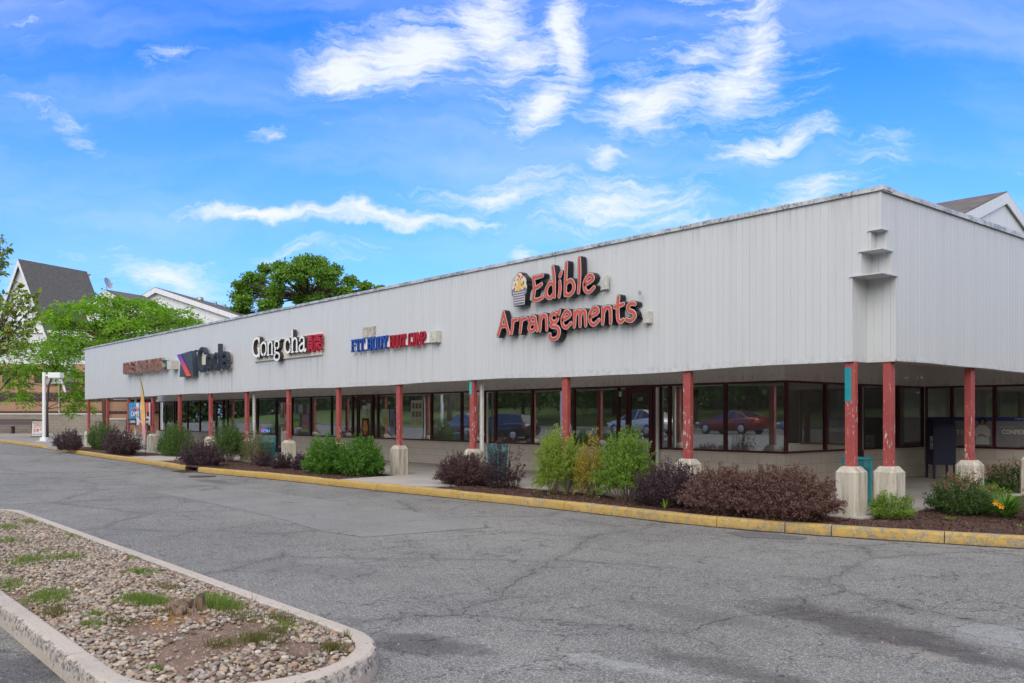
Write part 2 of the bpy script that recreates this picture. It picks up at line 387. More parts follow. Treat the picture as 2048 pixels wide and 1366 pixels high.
def fn(n, p):
    P = pos(n)
    D = n.vec('ADD', P, n.vec('SCALE', n.vec('SUBTRACT', n.noise(P, 1.1, 5, .6, 0, True), (.5, .5, .5)), .55))
    D2 = n.vec('ADD', P, n.vec('SCALE', n.vec('SUBTRACT', n.noise(P, 3.1, 5, .65, 0, True), (.5, .5, .5)), .42))
    big = n.noise(P, .22, 5, .6); med = n.noise(P, 1.4, 6, .65); fine = n.noise(P, 38, 4, .75)
    c = n.mix(n.rng(big, .35, .65), (.150, .146, .133), (.224, .217, .198))
    c = n.mix(n.rng(med, .45, .72, 0, .55), c, (.100, .098, .095)); st2 = n.noise(P, 5, 6, .75); c = n.mix(n.rng(st2, .52, .7, 0, .45), c, (.085, .082, .078)); c = n.mix(n.rng(st2, .46, .3, 0, .4), c, (.22, .215, .205))
    ag = n.voro(P, 130, 'F1', 'Color'); agv = n.sep(ag)[0]
    c = n.mix(n.rng(agv, .58, 1.0, 0, .92), c, (.46, .45, .42))
    c = n.mix(n.rng(agv, .28, .0, 0, .60), c, (.035, .035, .036))
    ag2 = n.sep(n.voro(P, 60, 'F1', 'Color'))[1]
    c = n.mix(n.rng(ag2, .975, .99, 0, .5), c, (.5, .49, .46))
    c = n.mix(n.rng(fine, .46, .72, 0, .6), c, (.055, .054, .052))
    e1 = n.voro(D, .34, 'DISTANCE_TO_EDGE'); e2 = n.voro(D2, 1.5, 'DISTANCE_TO_EDGE')
    mk1 = n.rng(n.noise(P, .35, 3, .5), .38, .5); mk2 = n.rng(n.noise(P, .5, 3, .6), .40, .50)
    k1 = n.math('MULTIPLY', n.rng(e1, .0012, .0045, .8, 0), mk1); k2 = n.math('MULTIPLY', n.rng(e2, .004, .013, 1, 0), mk2)
    jag = n.rng(n.noise(P, 9, 4, .7), .40, .56)
    crk = n.math('MULTIPLY', n.math('MAXIMUM', k1, n.math('MULTIPLY', k2, .9)), jag)
    D3 = n.vec('ADD', P, n.vec('SCALE', n.vec('SUBTRACT', n.noise(P, 5, 5, .7, 0, True), (.5, .5, .5)), .5))
    e3 = n.voro(D3, 2.6, 'DISTANCE_TO_EDGE'); k3 = n.math('MULTIPLY', n.rng(e3, .004, .02, .6, 0), n.rng(n.noise(P, .7, 4, .6), .47, .58))
    crk = n.math('MAXIMUM', crk, k3)
    halo = n.math('MULTIPLY', n.rng(e1, .0, .045, .28, 0), mk1)
    c = n.mix(halo, c, (.07, .066, .062))
    # stains and bare spots with places of their own: (x, y, rx, ry, rot, colour, strength)
    for (sx, sy, rx, ry, ro, cc, st) in STAINS:
        mp = n.n('ShaderNodeMapping', vector_type='TEXTURE'); n.put(mp.inputs['Vector'], D2)
        mp.inputs['Location'].default_value = (sx, sy, 0); mp.inputs['Scale'].default_value = (rx, ry, 100); mp.inputs['Rotation'].default_value = (0, 0, R_(ro))
        g = n.n('ShaderNodeTexGradient', gradient_type='SPHERICAL'); n.put(g.inputs[0], mp.outputs[0])
        g2 = n.math('ADD', g.outputs['Fac'], n.math('MULTIPLY', n.math('SUBTRACT', n.noise(P, 4.5, 7, .72), .5), 1.1))
        c = n.mix(n.rng(g2, .10, .66, 0, st*.85, True), c, n.mix(n.rng(agv, .6, 1, 0, .5), cc, tuple(min(1, q*2.2) for q in cc)))
    c = n.mix(n.math('MULTIPLY', crk, .8), c, (.012, .011, .010))
    n.put(p.inputs['Base Color'], c); p.inputs['Roughness'].default_value = .82; p.inputs['Specular IOR Level'].default_value = .35
    h = n.math('ADD', n.math('MULTIPLY', agv, .5), n.math('MULTIPLY', fine, .6)); h = n.math('SUBTRACT', h, n.math('MULTIPLY', crk, 3))
    n.put(p.inputs['Normal'], n.bump(h, .55, .006))
def G0(px, py): return gnd(px, py, 0)
STAINS = []
def stain(px, py, rx, ry, ro, cc, st): x, y = G0(px, py); STAINS.append((x, y, rx, ry, ro, cc, st))
stain(1720, 1250, 1.55, .55, -8, (.055, .047, .042), .85); stain(1890, 1305, 1.0, .28, 0, (.07, .062, .057), .85)
stain(1500, 1350, 1.3, .28, 0, (.07, .06, .055), .7); stain(1400, 1230, 1.5, .3, 4, (.10, .09, .083), .5)
stain(1830, 1305, .45, .17, -6, (.26, .235, .21), .8); stain(2040, 1275, .75, .55, 0, (.27, .27, .265), .8)
stain(840, 1290, .75, .38, 20, (.06, .052, .048), .8); stain(1230, 1330, .62, .12, 14, (.27, .27, .26), .9)
stain(60, 1340, 1.3, .5, 49, (.055, .050, .055), .75); stain(1330, 1030, 1.6, .35, 0, (.10, .095, .09), .5)
stain(620, 1140, 2.0, .5, 20, (.13, .12, .11), .5); stain(430, 965, 1.6, .4, 0, (.07, .066, .062), .7)
M['asphalt'] = mat('asphalt', fn)
def m_patch(name, col):
    def fn(n, p):
        P = pos(n); agv = n.sep(n.voro(P, 130, 'F1', 'Color'))[0]; b = n.noise(P, 1.1, 6, .68)
        c = n.mix(n.rng(b, .3, .7), tuple(x*.78 for x in col), tuple(x*1.12 for x in col))
        c = n.mix(n.rng(agv, .70, 1, 0, .5), c, (.45, .45, .44)); c = n.mix(n.rng(agv, .25, 0, 0, .35), c, (.06, .06, .06))
        D2 = n.vec('ADD', P, n.vec('SCALE', n.vec('SUBTRACT', n.noise(P, 3.1, 5, .65, 0, True), (.5, .5, .5)), .42))
        e = n.rng(n.voro(D2, .6, 'DISTANCE_TO_EDGE'), .002, .008, 1, 0); e = n.math('MULTIPLY', e, n.rng(n.noise(P, .8, 3), .5, .55))
        c = n.mix(e, c, (.03, .03, .03))
        n.put(p.inputs['Base Color'], c); p.inputs['Roughness'].default_value = .85
        n.put(p.inputs['Normal'], n.bump(agv, .3, .004))
    return mat(name, fn)
M['patch'] = m_patch('patch_asphalt', (.200, .195, .182)); M['patch2'] = m_patch('old_patch_asphalt', (.105, .100, .098))
def m_conc(name, col, col2, stain=.4, slab=None):
    def fn(n, p):
        P = pos(n); f = n.noise(P, 45, 5, .75); s = n.noise(P, .9, 5, .6); sp_ = n.sep(n.voro(P, 120, 'F1', 'Color'))[0]
        c = n.mix(n.rng(f, .3, .7), col, col2)
        c = n.mix(n.rng(s, .45, .75, 0, stain), c, tuple(x*.55 for x in col))
        c = n.mix(n.rng(sp_, .85, 1, 0, .3), c, tuple(x*.3 for x in col))
        if slab:
            x, y, z = n.sep(P)[0:3]
            for q, sc in ((x, slab), (y, slab)):
                m_ = n.math('ABSOLUTE', n.math('SUBTRACT', n.math('FRACT', n.math('DIVIDE', q, sc)), .5))
                c = n.mix(n.rng(m_, .4955, .4975, 0, .8), c, (.07, .065, .06))
        n.put(p.inputs['Base Color'], c); p.inputs['Roughness'].default_value = .88
        n.put(p.inputs['Normal'], n.bump(f, .3, .004))
    return mat(name, fn)
M['walk'] = m_conc('walkway_concrete', (.39, .35, .315), (.47, .43, .39), .4, 1.524)
M['pave'] = m_conc('pavement_concrete', (.27, .24, .21), (.33, .29, .26), .4, 3.048)
def fn(n, p):     # pale kerb with a pitted, broken arris
    P = pos(n); f = n.noise(P, 60, 5, .75); s = n.noise(P, 1.6, 5, .65); ch = n.noise(P, 17, 7, .78); z = n.sep(P)[2]
    c = n.mix(n.rng(f, .3, .7), (.41, .35, .29), (.56, .49, .42))
    c = n.mix(n.rng(s, .45, .75, 0, .5), c, (.27, .235, .20))
    edge = n.math('MULTIPLY', n.rng(z, .03, .085, 0, 1, True), n.rng(z, .134, .15, 1, .12, True))
    k = n.rng(n.math('ADD', ch, n.math('MULTIPLY', edge, .13)), .60, .64)
    peb = n.sep(n.voro(P, 48, 'F1', 'Color'))[0]
    c = n.mix(k, c, n.mix(peb, (.10, .092, .088), (.46, .43, .40)))
    n.put(p.inputs['Base Color'], c); p.inputs['Roughness'].default_value = .9
    h = n.math('SUBTRACT', n.math('ADD', n.math('MULTIPLY', f, .4), n.math('MULTIPLY', k, n.math('SUBTRACT', peb, .9))), 0)
    n.put(p.inputs['Normal'], n.bump(h, .6, .008))
M['kerb'] = mat('island_kerb_concrete', fn)
def fn(n, p):
    P = pos(n); f = n.noise(P, 30, 5, .7); s = n.noise(P, 2.2, 6, .7); ch = n.noise(P, 10, 8, .78); z = n.sep(P)[2]; x = n.sep(P)[0]
    c = n.mix(n.rng(s, .35, .7), (.45, .28, .055), (.50, .34, .11))
    near = n.rng(x, -18, -6, -.01, .055)
    edge = n.rng(z, .10, .148, 0, .035, True)
    k = n.rng(n.math('ADD', n.math('ADD', ch, near), edge), .545, .62)
    conc = n.mix(n.rng(n.noise(P, 70, 4, .8), .4, .6), (.10, .09, .07), (.40, .37, .30))
    c = n.mix(n.math('MULTIPLY', k, .85), c, conc)
    low = n.rng(z, .0, .07, .55, 0); c = n.mix(n.math('MULTIPLY', low, n.rng(n.noise(P, 6, 5, .7), .35, .65)), c, (.10, .08, .055))
    n.put(p.inputs['Base Color'], c); p.inputs['Roughness'].default_value = .75
    n.put(p.inputs['Normal'], n.bump(n.math('SUBTRACT', f, k), .45, .006))
M['yellow'] = mat('yellow_kerb_paint', fn)
def fn(n, p):
    P = pos(n); f = n.noise(P, 22, 7, .75); s = n.noise(P, 90, 3, .8)
    c = n.mix(n.rng(f, .3, .7), (.040, .018, .012), (.115, .055, .038)); c = n.mix(n.rng(s, .55, .75, 0, .6), c, (.20, .12, .09))
    n.put(p.inputs['Base Color'], c); p.inputs['Roughness'].default_value = .95; n.put(p.inputs['Normal'], n.bump(f, 1, .03))
M['mulch'] = mat('mulch', fn)
def ramp_tone(name, cols, rough=.7, trans=0, bumpy=0, spec=.3):
    """colour picked per face (leaf, pebble, chip) from a list"""
    def fn(n, p):
        r = n.n('ShaderNodeValToRGB'); n.put(r.inputs[0], tone(n)); r.color_ramp.interpolation = 'LINEAR'
        els = r.color_ramp.elements
        while len(els) > 1: els.remove(els[0])
        for i, cc in enumerate(cols):
            e = els[0] if i == 0 else els.new(i/(len(cols)-1)); e.position = i/(len(cols)-1); e.color = (*cc, 1)
        c = r.outputs[0]
        if bumpy:
            f = n.noise(pos(n), bumpy, 4, .7); c = n.mix(n.rng(f, .35, .7, 0, .35), c, (.16, .13, .11))
        n.put(p.inputs['Base Color'], c); p.inputs['Roughness'].default_value = rough; p.inputs['Specular IOR Level'].default_value = spec
        if trans:
            tl = n.n('ShaderNodeBsdfTranslucent'); n.put(tl.inputs[0], n.mix(1, c, (1.3, 1.5, .7), 'MULTIPLY'))
            mx = n.n('ShaderNodeMixShader'); mx.inputs[0].default_value = trans
            n.nt.links.new(p.outputs[0], mx.inputs[1]); n.nt.links.new(tl.outputs[0], mx.inputs[2])
            n.nt.links.new(mx.outputs[0], n.nt.nodes['Material Output'].inputs[0])
    return mat(name, fn)
M['pebble'] = ramp_tone('river_pebbles', [(.10,.075,.06),(.27,.18,.12),(.46,.38,.29),(.20,.17,.155),(.50,.40,.28),(.30,.26,.22),(.60,.53,.44),(.36,.20,.11),(.38,.35,.32),(.16,.12,.10),(.54,.47,.38),(.28,.245,.22),(.42,.30,.20)], .7, 0, 40)
M['chip'] = ramp_tone('mulch_chips', [(.05,.022,.015),(.10,.045,.032),(.07,.03,.022),(.20,.11,.08),(.05,.03,.022)], .95)
M['grass'] = ramp_tone('grass_blades', [(.06,.14,.02),(.11,.21,.03),(.17,.27,.045),(.26,.28,.09),(.30,.25,.12)], .6, .35)
M['weed'] = ramp_tone('dry_weeds', [(.16,.13,.05),(.10,.12,.04),(.25,.18,.08)], .8, .2)
M['purple'] = ramp_tone('barberry_leaves', [(.050,.026,.030),(.09,.045,.048),(.07,.038,.048),(.14,.075,.07),(.12,.065,.07),(.055,.048,.030)], .6, .15)
M['purple_dark'] = ramp_tone('dark_barberry_leaves', [(.030,.020,.028),(.06,.034,.044),(.085,.05,.062),(.05,.034,.034)], .6, .12)
M['reddish'] = ramp_tone('red_barberry_leaves', [(.08,.042,.038),(.14,.070,.060),(.21,.115,.095),(.11,.062,.062),(.16,.09,.078),(.08,.062,.040)], .6, .15)
M['green'] = ramp_tone('green_leaves', [(.035,.10,.015),(.065,.17,.022),(.11,.24,.032),(.16,.29,.055)], .5, .3)
M['green_far'] = ramp_tone('soft_green_leaves', [(.05,.10,.028),(.085,.155,.038),(.13,.21,.055)], .55, .3)
M['lime'] = ramp_tone('lime_leaves', [(.13,.19,.03),(.21,.30,.045),(.30,.39,.07),(.38,.43,.10)], .5, .35)
M['lime_green'] = ramp_tone('fresh_green_leaves', [(.08,.15,.025),(.14,.24,.035),(.22,.34,.055),(.30,.39,.085)], .5, .35)
M['gold'] = ramp_tone('yellow_leaves', [(.20,.20,.03),(.34,.28,.04),(.42,.30,.05),(.22,.24,.05),(.26,.17,.09)], .55, .3)
M['olive'] = ramp_tone('sparse_leaves', [(.10,.13,.04),(.16,.18,.06),(.20,.15,.08)], .6, .3)
M['nandina'] = ramp_tone('nandina_leaves', [(.030,.065,.016),(.05,.10,.022),(.08,.14,.035),(.05,.075,.03)], .5, .25)
M['nandina_red'] = ramp_tone('nandina_red_tips', [(.22,.07,.04),(.33,.13,.08),(.28,.16,.10),(.16,.10,.04)], .55, .3)
M['locust'] = ramp_tone('locust_leaves', [(.065,.16,.016),(.13,.27,.020),(.22,.39,.028),(.32,.50,.04)], .5, .45)
M['maple'] = ramp_tone('maple_leaves', [(.055,.13,.02),(.10,.20,.028),(.15,.28,.036),(.21,.35,.05)], .5, .35)
M['crab'] = ramp_tone('crabapple_leaves', [(.11,.18,.03),(.18,.28,.04),(.27,.37,.06),(.33,.36,.09)], .5, .3)
M['berry'] = ramp_tone('red_brown_leaves', [(.20,.05,.015),(.32,.09,.02),(.14,.05,.02)], .5, .2)
M['bark'] = plain('bark', (.085, .066, .052), .9, 0, .35, 14, .2, .8, 30)
M['bark_red'] = plain('reddish_bark', (.12, .06, .045), .9, 0, .3, 14, .2, .5, 30)
M['stem'] = plain('shrub_stems', (.15, .11, .075), .85, 0, .3, 20, .2)
M['stem_dark'] = plain('dark_shrub_stems', (.055, .035, .03), .85, 0, .3, 20, .2)
def fn(n, p):
    P = pos(n); mp = n.n('ShaderNodeMapping'); n.put(mp.inputs['Vector'], P); mp.inputs['Scale'].default_value = (3, 3, 14)
    b = n.noise(mp.outputs[0], 1, 6, .7); c = n.mix(n.rng(b, .35, .7), (.075, .070, .068), (.155, .145, .14))
    n.put(p.inputs['Base Color'], c); p.inputs['Roughness'].default_value = .95; n.put(p.inputs['Normal'], n.bump(b, .5, .03))
M['shingle'] = mat('grey_shingles', fn)
def fn(n, p):
    P = pos(n); mp = n.n('ShaderNodeMapping'); n.put(mp.inputs['Vector'], P); mp.inputs['Scale'].default_value = (1.2, 1.2, 9)
    b = n.noise(mp.outputs[0], 1, 6, .7); c = n.mix(n.rng(b, .35, .7), (.075, .068, .063), (.18, .155, .14))
    n.put(p.inputs['Base Color'], c); p.inputs['Roughness'].default_value = .95; n.put(p.inputs['Normal'], n.bump(b, .5, .03))
M['shingle_brown'] = mat('brown_shingles', fn)
def m_brick(name, a, b_, m_, bw, rh):
    def fn(n, p):
        P = pos(n); u = n.math('ADD', n.math('MULTIPLY', n.sep(P)[0], Rv[0]), n.math('MULTIPLY', n.sep(P)[1], Rv[1]))
        br = n.n('ShaderNodeTexBrick'); n.put(br.inputs['Vector'], n.comb(u, n.sep(P)[2], 0)); br.inputs['Scale'].default_value = 1
        br.inputs['Brick Width'].default_value = bw; br.inputs['Row Height'].default_value = rh; br.inputs['Mortar Size'].default_value = rh*.05
        br.inputs['Color1'].default_value = (*a, 1); br.inputs['Color2'].default_value = (*b_, 1); br.inputs['Mortar'].default_value = (*m_, 1)
        c = n.mix(n.rng(n.noise(P, .8, 4), .4, .7, 0, .3), br.outputs[0], tuple(x*.6 for x in a))
        n.put(p.inputs['Base Color'], c); p.inputs['Roughness'].default_value = .9
    return mat(name, fn)
M['brick'] = m_brick('orange_brick', (.36, .205, .125), (.40, .235, .15), (.35, .21, .135), .3, .1)
M['grey_block'] = m_brick('split_face_block', (.25, .215, .18), (.30, .26, .215), (.19, .165, .14), .5, .25)
M['dark_tile'] = m_brick('dark_glass_block', (.045, .028, .028), (.065, .04, .04), (.14, .085, .07), .4, .4)
def emis(name, col, s=1.0):
    m = bpy.data.materials.new(name); m.use_nodes = True; p = m.node_tree.nodes['Principled BSDF']
    p.inputs['Base Color'].default_value = (*col, 1); p.inputs['Emission Color'].default_value = (*col, 1); p.inputs['Emission Strength'].default_value = s
    return m
def flat(name, col, rough=.5): return plain(name, col, rough, 0, .05, 11)
# ------------------------------------------------------------------ ground, kerbs, beds
def Hg(x, y):
    t = min(1, max(0, (-1.5-y)/5.0)); return .5*t*t*(3-2*t)
KP = [(-130,14.0),(-90,12.6),(-61.3,11.4),(-47.5,10.95),(-40.5,10.45),(-33.2,10.1),(-29.5,9.95),(-25.5,9.72),(-22.0,10.05),(-19.2,10.2),(-16.65,10.33),
      (-14,10.52),(-11.1,10.66),(-9.3,10.66),(-7.93,10.74),(-6.33,11.10),(-4.22,11.88),(-1,13.3),(4,15.8)]
KD = cr(KP, 14); KX = np.array([p[0] for p in KD]); KY = np.array([p[1] for p in KD])
def ky(x): return float(np.interp(x, KX, KY))
def grid(name, xs, ys, zf, mt, smooth=True):
    V = np.array([(x, y, zf(x, y)) for y in ys for x in xs]); nx = len(xs)
    F = np.array([(j*nx+i, j*nx+i+1, (j+1)*nx+i+1, (j+1)*nx+i) for j in range(len(ys)-1) for i in range(nx-1)])
    return fast_mesh(name, V, F, mt, smooth=smooth)
M['lawn'] = plain('lawn_grass', (.11, .17, .045), .95, 0, .35, 3, .2, .6, 60)
o = MB(); o.box(-900, 900, -900, 900, -.6, -.25, 0); struct(o.build('ground', M['lawn']), label='grass ground reaching to the horizon')
xs = [-140,-120,-100,-80,-60,-50,-40,-30,-20,-10,0,10,20,30]
ys = [-22,-18,-14,-10,-7,-6,-5.5,-5,-4.5,-4,-3.5,-3,-2.5,-2,-1.5,-1,0,5,10,20,45]
struct(grid('parking_lot', xs, ys, Hg, M['asphalt']), label='cracked grey asphalt driveway')
def lawnz(x, y): return .52+max(0, (-22-y))*.085+.25*math.sin(x*.13)*min(1, max(0, (-22-y)/6))
struct(grid('lawn', list(range(-140, 41, 6)), [-70,-60,-50,-42,-36,-30,-26,-22,-21.6], lawnz, M['lawn']))
o = MB(); o.box(-140, 30, -22.1, -21.9, .3, .66); struct(o.build('back_kerb', M['kerb']))
# patches laid on the asphalt (4 mm sheets with ragged outlines)
def patch(name, pts, mt, z=.004, label=None):
    P = [G0(*p) for p in pts]; out = []
    for i, a in enumerate(P):
        b = P[(i+1) % len(P)]; n = max(2, int(math.dist(a, b)/.25))
        for k in range(n):
            t = k/n; x = a[0]+(b[0]-a[0])*t; y = a[1]+(b[1]-a[1])*t
            q = noise.noise(Vector((x*2.3, y*2.3, 1)))*.05+noise.noise(Vector((x*9, y*9, 3)))*.018
            out.append((x+q, y+q))
    mb = MB(); mb.add([(x, y, z) for x, y in out], [tuple(range(len(out)))]); o = mb.build(name, mt); struct(o, label=label); return o
patch('asphalt_patch', [(300,986),(390,979),(490,979),(640,1000),(985,1046),(985,1056),(900,1062),(730,1076),(650,1066),(540,1035),(430,1010)], M['patch'], label='pale rectangular asphalt repair')
patch('asphalt_patch', [(0,912),(60,914),(66,919),(0,920)], M['patch']); patch('asphalt_patch', [(10,934),(150,934),(270,944),(100,947),(30,943)], M['patch'])
patch('asphalt_patch', [(130,915),(190,918),(320,932),(220,926)], M['patch'])
patch('asphalt_patch', [(1448,1065),(1500,1064),(1615,1075),(1600,1080),(1480,1075)], M['patch2'], label='dark sunken asphalt patch by the kerb')
patch('asphalt_patch', [(320,931),(345,933),(362,940),(350,946),(300,936)], M['patch2'])
b = MB(); xs_ = np.linspace(3.5, -60, 420); V1 = [(x, ky(x)+.02) for x in xs_]; V2 = [(x, ky(x)-.05-.10*abs(noise.noise(Vector((x*1.3, 3, 0))))-.03*noise.noise(Vector((x*7, 1, 0)))) for x in xs_]
for i in range(len(xs_)-1): b.quad((*V1[i], .006), (*V1[i+1], .006), (*V2[i+1], .006), (*V2[i], .006))
M['gutter'] = plain('gutter_silt', (.055, .048, .040), .95, 0, .5, 9, .2, .5, 60); struct(b.build('gutter_silt', M['gutter']), label='dark silt lying in the gutter along the kerb')
# yellow kerb
def sweep_kerb(mb, path, prof, closed=False, m=0, z=lambda p: 1.0):
    n = len(path); k = len(prof); b = len(mb.v)
    for i, p in enumerate(path):
        a = path[max(0, i-1)]; c = path[min(n-1, i+1)]
        d = np.array(c)-np.array(a); d = d/np.linalg.norm(d); nn = np.array((-d[1], d[0]))
        for o_, h in prof: mb.v.append((p[0]+nn[0]*o_, p[1]+nn[1]*o_, h*z(p) if h > 0 else h))
    for i in range(n-1):
        for j in range(k-1): mb.face((b+i*k+j, b+(i+1)*k+j, b+(i+1)*k+j+1, b+i*k+j+1), m)
    mb.face([b+j for j in range(k)], m); mb.face([b+(n-1)*k+j for j in range(k-1, -1, -1)], m)
KPROF = [(0,-.03),(.004,.05),(.010,.115),(.022,.140),(.045,.150),(.15,.150),(.155,0)]
jx = [xat(1912,11.9), xat(1660,11.07), xat(1567,10.9), xat(1432,10.72), xat(1128,10.66), xat(918,10.57), xat(752,10.33), xat(632,10.2)]
q = jx[-1]
while q > -120: q -= 3.05; jx.append(q)
INL = (xat(397, 9.75), xat(372, 9.75))
def kerbz(p):
    x = p[0]
    return 1-.85*max(0, min(1, (x+49.6)/1.0))*max(0, min(1, (-45.2-x)/1.0))
yk = MB(); jj = [3.9]+jx
for a, b_ in zip(jj[:-1], jj[1:]):
    parts = [(b_+.006, a-.006)]
    if b_ < INL[1] < a or b_ < INL[0] < a:
        parts = []
        if INL[0] < a: parts.append((max(b_, INL[0]), a-.006))
        if INL[1] > b_: parts.append((b_+.006, min(a, INL[1])))
    for lo, hi in parts:
        if hi-lo < .05: continue
        n = max(3, int((hi-lo)/.12)); xs = np.linspace(lo, hi, n)
        off = random.uniform(-.006, .006); zz = random.uniform(.96, 1.03)
        pth = [(x, ky(x)+off+noise.noise(Vector((x*3, 0, 5)))*.006) for x in xs]
        sweep_kerb(yk, pth, KPROF, z=lambda p: zz*kerbz(p)*(1+.03*noise.noise(Vector((p[0]*4, 1, 2)))))
struct(yk.build('kerb', M['yellow']), label='worn yellow painted kerb')
# storm drain inlet in the kerb
st = thing('storm_drain', 'dark iron storm drain inlet set into the yellow kerb', 'storm drain', (sum(INL)/2, ky(sum(INL)/2), 0))
hw = abs(INL[0]-INL[1])/2; M['iron'] = plain('rusty_iron', (.085, .045, .035), .7, .2, .3, 12)
b = MB(); b.box(-hw, hw, .02, .55, .12, .16, bev=.008); b.box(-hw, -hw+.06, .0, .5, -.02, .119); b.box(hw-.06, hw, .0, .5, -.02, .119); b.build('hood', M['iron'], st)
b = MB(); b.box(-hw+.061, hw-.061, .3, .34, -.02, .119); b.build('throat', M['black'], st)
b = MB(); b.box(-hw, hw, -.42, -.02, -.02, .008)
for i in range(9): b.box(-hw+.05+i*(2*hw-.1)/9, -hw+.05+(i+.45)*(2*hw-.1)/9, -.38, -.06, .008, .016)
b.build('grate', M['iron'], st)
gx, gy = G0(405, 955); b = MB(); b.lathe([(.36, -.02), (.36, .012), (.30, .016), (0.001, .016)], n=24)
mh = b.build('manhole_cover', M['iron'], loc=(gx, gy, 0)); tag(mh, 'flat round iron cover in the asphalt in front of the storm drain', 'manhole cover')
# walkway, crossings, pavement, mulch
b = MB(); b.prism([(-46.8,12.22),(-6.48,12.22),(-6.48,22.6),(-10.4,22.6),(-10.4,16.3),(-46.8,16.3)], -.1, .15); struct(b.build('walkway', M['walk']), label='covered concrete walkway')
def strip(name, x0, x1, m, z):
    xs = np.linspace(x0, x1, 12); b = MB(); P = [(x, ky(x)+.15) for x in xs]+[(x1+.25, 12.219), (x0-.25, 12.219)]
    b.prism(P, -.1, z); return struct(b.build(name, m), label='concrete path from the kerb to the walkway')
strip('crossing_path', -18.35, -15.35, M['walk'], .152); strip('crossing_path', -33.3, -29.9, M['walk'], .152)
xs = np.linspace(-129, -49.8, 24); b = MB(); b.prism([(x, ky(x)+.153) for x in xs]+[(-49.8,12.6),(-46.9,12.8),(-46.81,12.8),(-46.81,70),(-129,70)], -.1, .15)
struct(b.build('pavement', M['pave']))
b = MB(); v = [(-49.8,ky(-49.8)+.15,.15),(-48.6,ky(-48.6)+.15,.03),(-46.2,ky(-46.2)+.15,.03),(-45.3,ky(-45.3)+.15,.15),(-45.3,12.0,.15),(-49.8,12.6,.15),(-46.9,12.2,.15)]
b.add(v, [(0,1,5),(1,2,6,5),(2,3,4,6)]); struct(b.build('kerb_ramp', M['pave']))
def mz(x, y): return .128+.022*noise.noise(Vector((x*2.2, y*2.2, 0)))+.012*noise.noise(Vector((x*9, y*9, 4)))
def mulch(x0, x1, ymax, nx, ny):
    xs = np.linspace(x0, x1, nx); V = []; F = []
    for x in xs:
        a = ky(x)+.14
        for j in range(ny):
            y = a+(ymax-a)*j/(ny-1); V.append((x, y, mz(x, y)))
    for i in range(nx-1):
        for j in range(ny-1): F.append((i*ny+j, (i+1)*ny+j, (i+1)*ny+j+1, i*ny+j+1))
    return struct(fast_mesh('mulch_bed', np.array(V), np.array(F), M['mulch'], smooth=True))
mulch(-45.3, -29.9, 12.23, 130, 14); mulch(-29.9, -6.5, 12.23, 320, 26); mulch(-6.5, 3.8, 26, 130, 120)
def free(x, y):
    if y < ky(x)+.16: return False
    if x < -6.5 and y > 12.2: return False
    return not (-18.5 < x < -15.2 or -33.4 < x < -29.8)
# mulch chips
n = 42000; xs = -6.4+np.concatenate([RNG.random(n//2)*7.0, -np.abs(RNG.random(n//2))**1.3*22]); P = []
for x in xs:
    y = ky(x)+.17+random.random()*((12.2-ky(x)-.2) if x < -6.5 else 4.5)
    if free(x, y): P.append((x, y, mz(x, y)+.006))
P = np.array(P); k = len(P); a = RNG.random(k)*6.28; tl = (RNG.random(k)-.5)*1.0
L = (.008+RNG.random(k)*.018)[:, None]; W = (.003+RNG.random(k)*.005)[:, None]
d = np.c_[np.cos(a)*np.cos(tl), np.sin(a)*np.cos(tl), np.abs(np.sin(tl))]; s_ = np.c_[-np.sin(a), np.cos(a), (RNG.random(k)-.5)]
V = np.stack([P-d*L-s_*W, P+d*L-s_*W, P+d*L+s_*W, P-d*L+s_*W], 1).reshape(-1, 3)
struct(fast_mesh('mulch_chips', V, np.arange(4*k).reshape(-1, 4), M['chip']), 'stuff', 'brown bark chips on the planting bed')
# ------------------------------------------------------------------ the island
IX0, IX1, IY, IR = -15.45, -5.42, 2.34, .885
def stadium(r, n=22):
    P = [(x, IY-r) for x in np.linspace(IX0, IX1, 40)][:-1]
    P += [(IX1+r*math.sin(a), IY-r*math.cos(a)) for a in np.linspace(0, math.pi, n)]
    P += [(x, IY+r) for x in np.linspace(IX1, IX0, 40)][1:-1]
    P += [(IX0-r*math.sin(a), IY+r*math.cos(a)) for a in np.linspace(0, math.pi, n)]
    return P
pts = stadium(IR); L_ = len(pts)
dist = [0]
for i in range(1, L_+1): dist.append(dist[-1]+math.dist(pts[i-1], pts[i % L_]))
tot = dist[-1]; pp = pts+[pts[0]]
def at_s(s):
    s %= tot; i = max(0, min(L_-1, int(np.searchsorted(dist, s))-1)); f = (s-dist[i])/(dist[i+1]-dist[i])
    return (pp[i][0]+(pp[i+1][0]-pp[i][0])*f, pp[i][1]+(pp[i+1][1]-pp[i][1])*f)
def near_s(x, y): return min(np.linspace(0, tot, 800), key=lambda s: math.dist(at_s(s), (x, y)))
js = sorted([near_s(*gnd(129,1312)), near_s(-4.78, 1.75), near_s(*gnd(735,1275)), near_s(*gnd(655,1240))]+[near_s(-9.0,1.46), near_s(-12,1.46), near_s(-9.0,3.2), near_s(-12.2,3.2), near_s(-16.3,2.3), near_s(-15,1.46)])
ik = MB(); IPROF = [(.0,-.03),(.003,.06),(.008,.118),(.018,.138),(.038,.149),(.13,.150),(.145,.146),(.15,.05)]
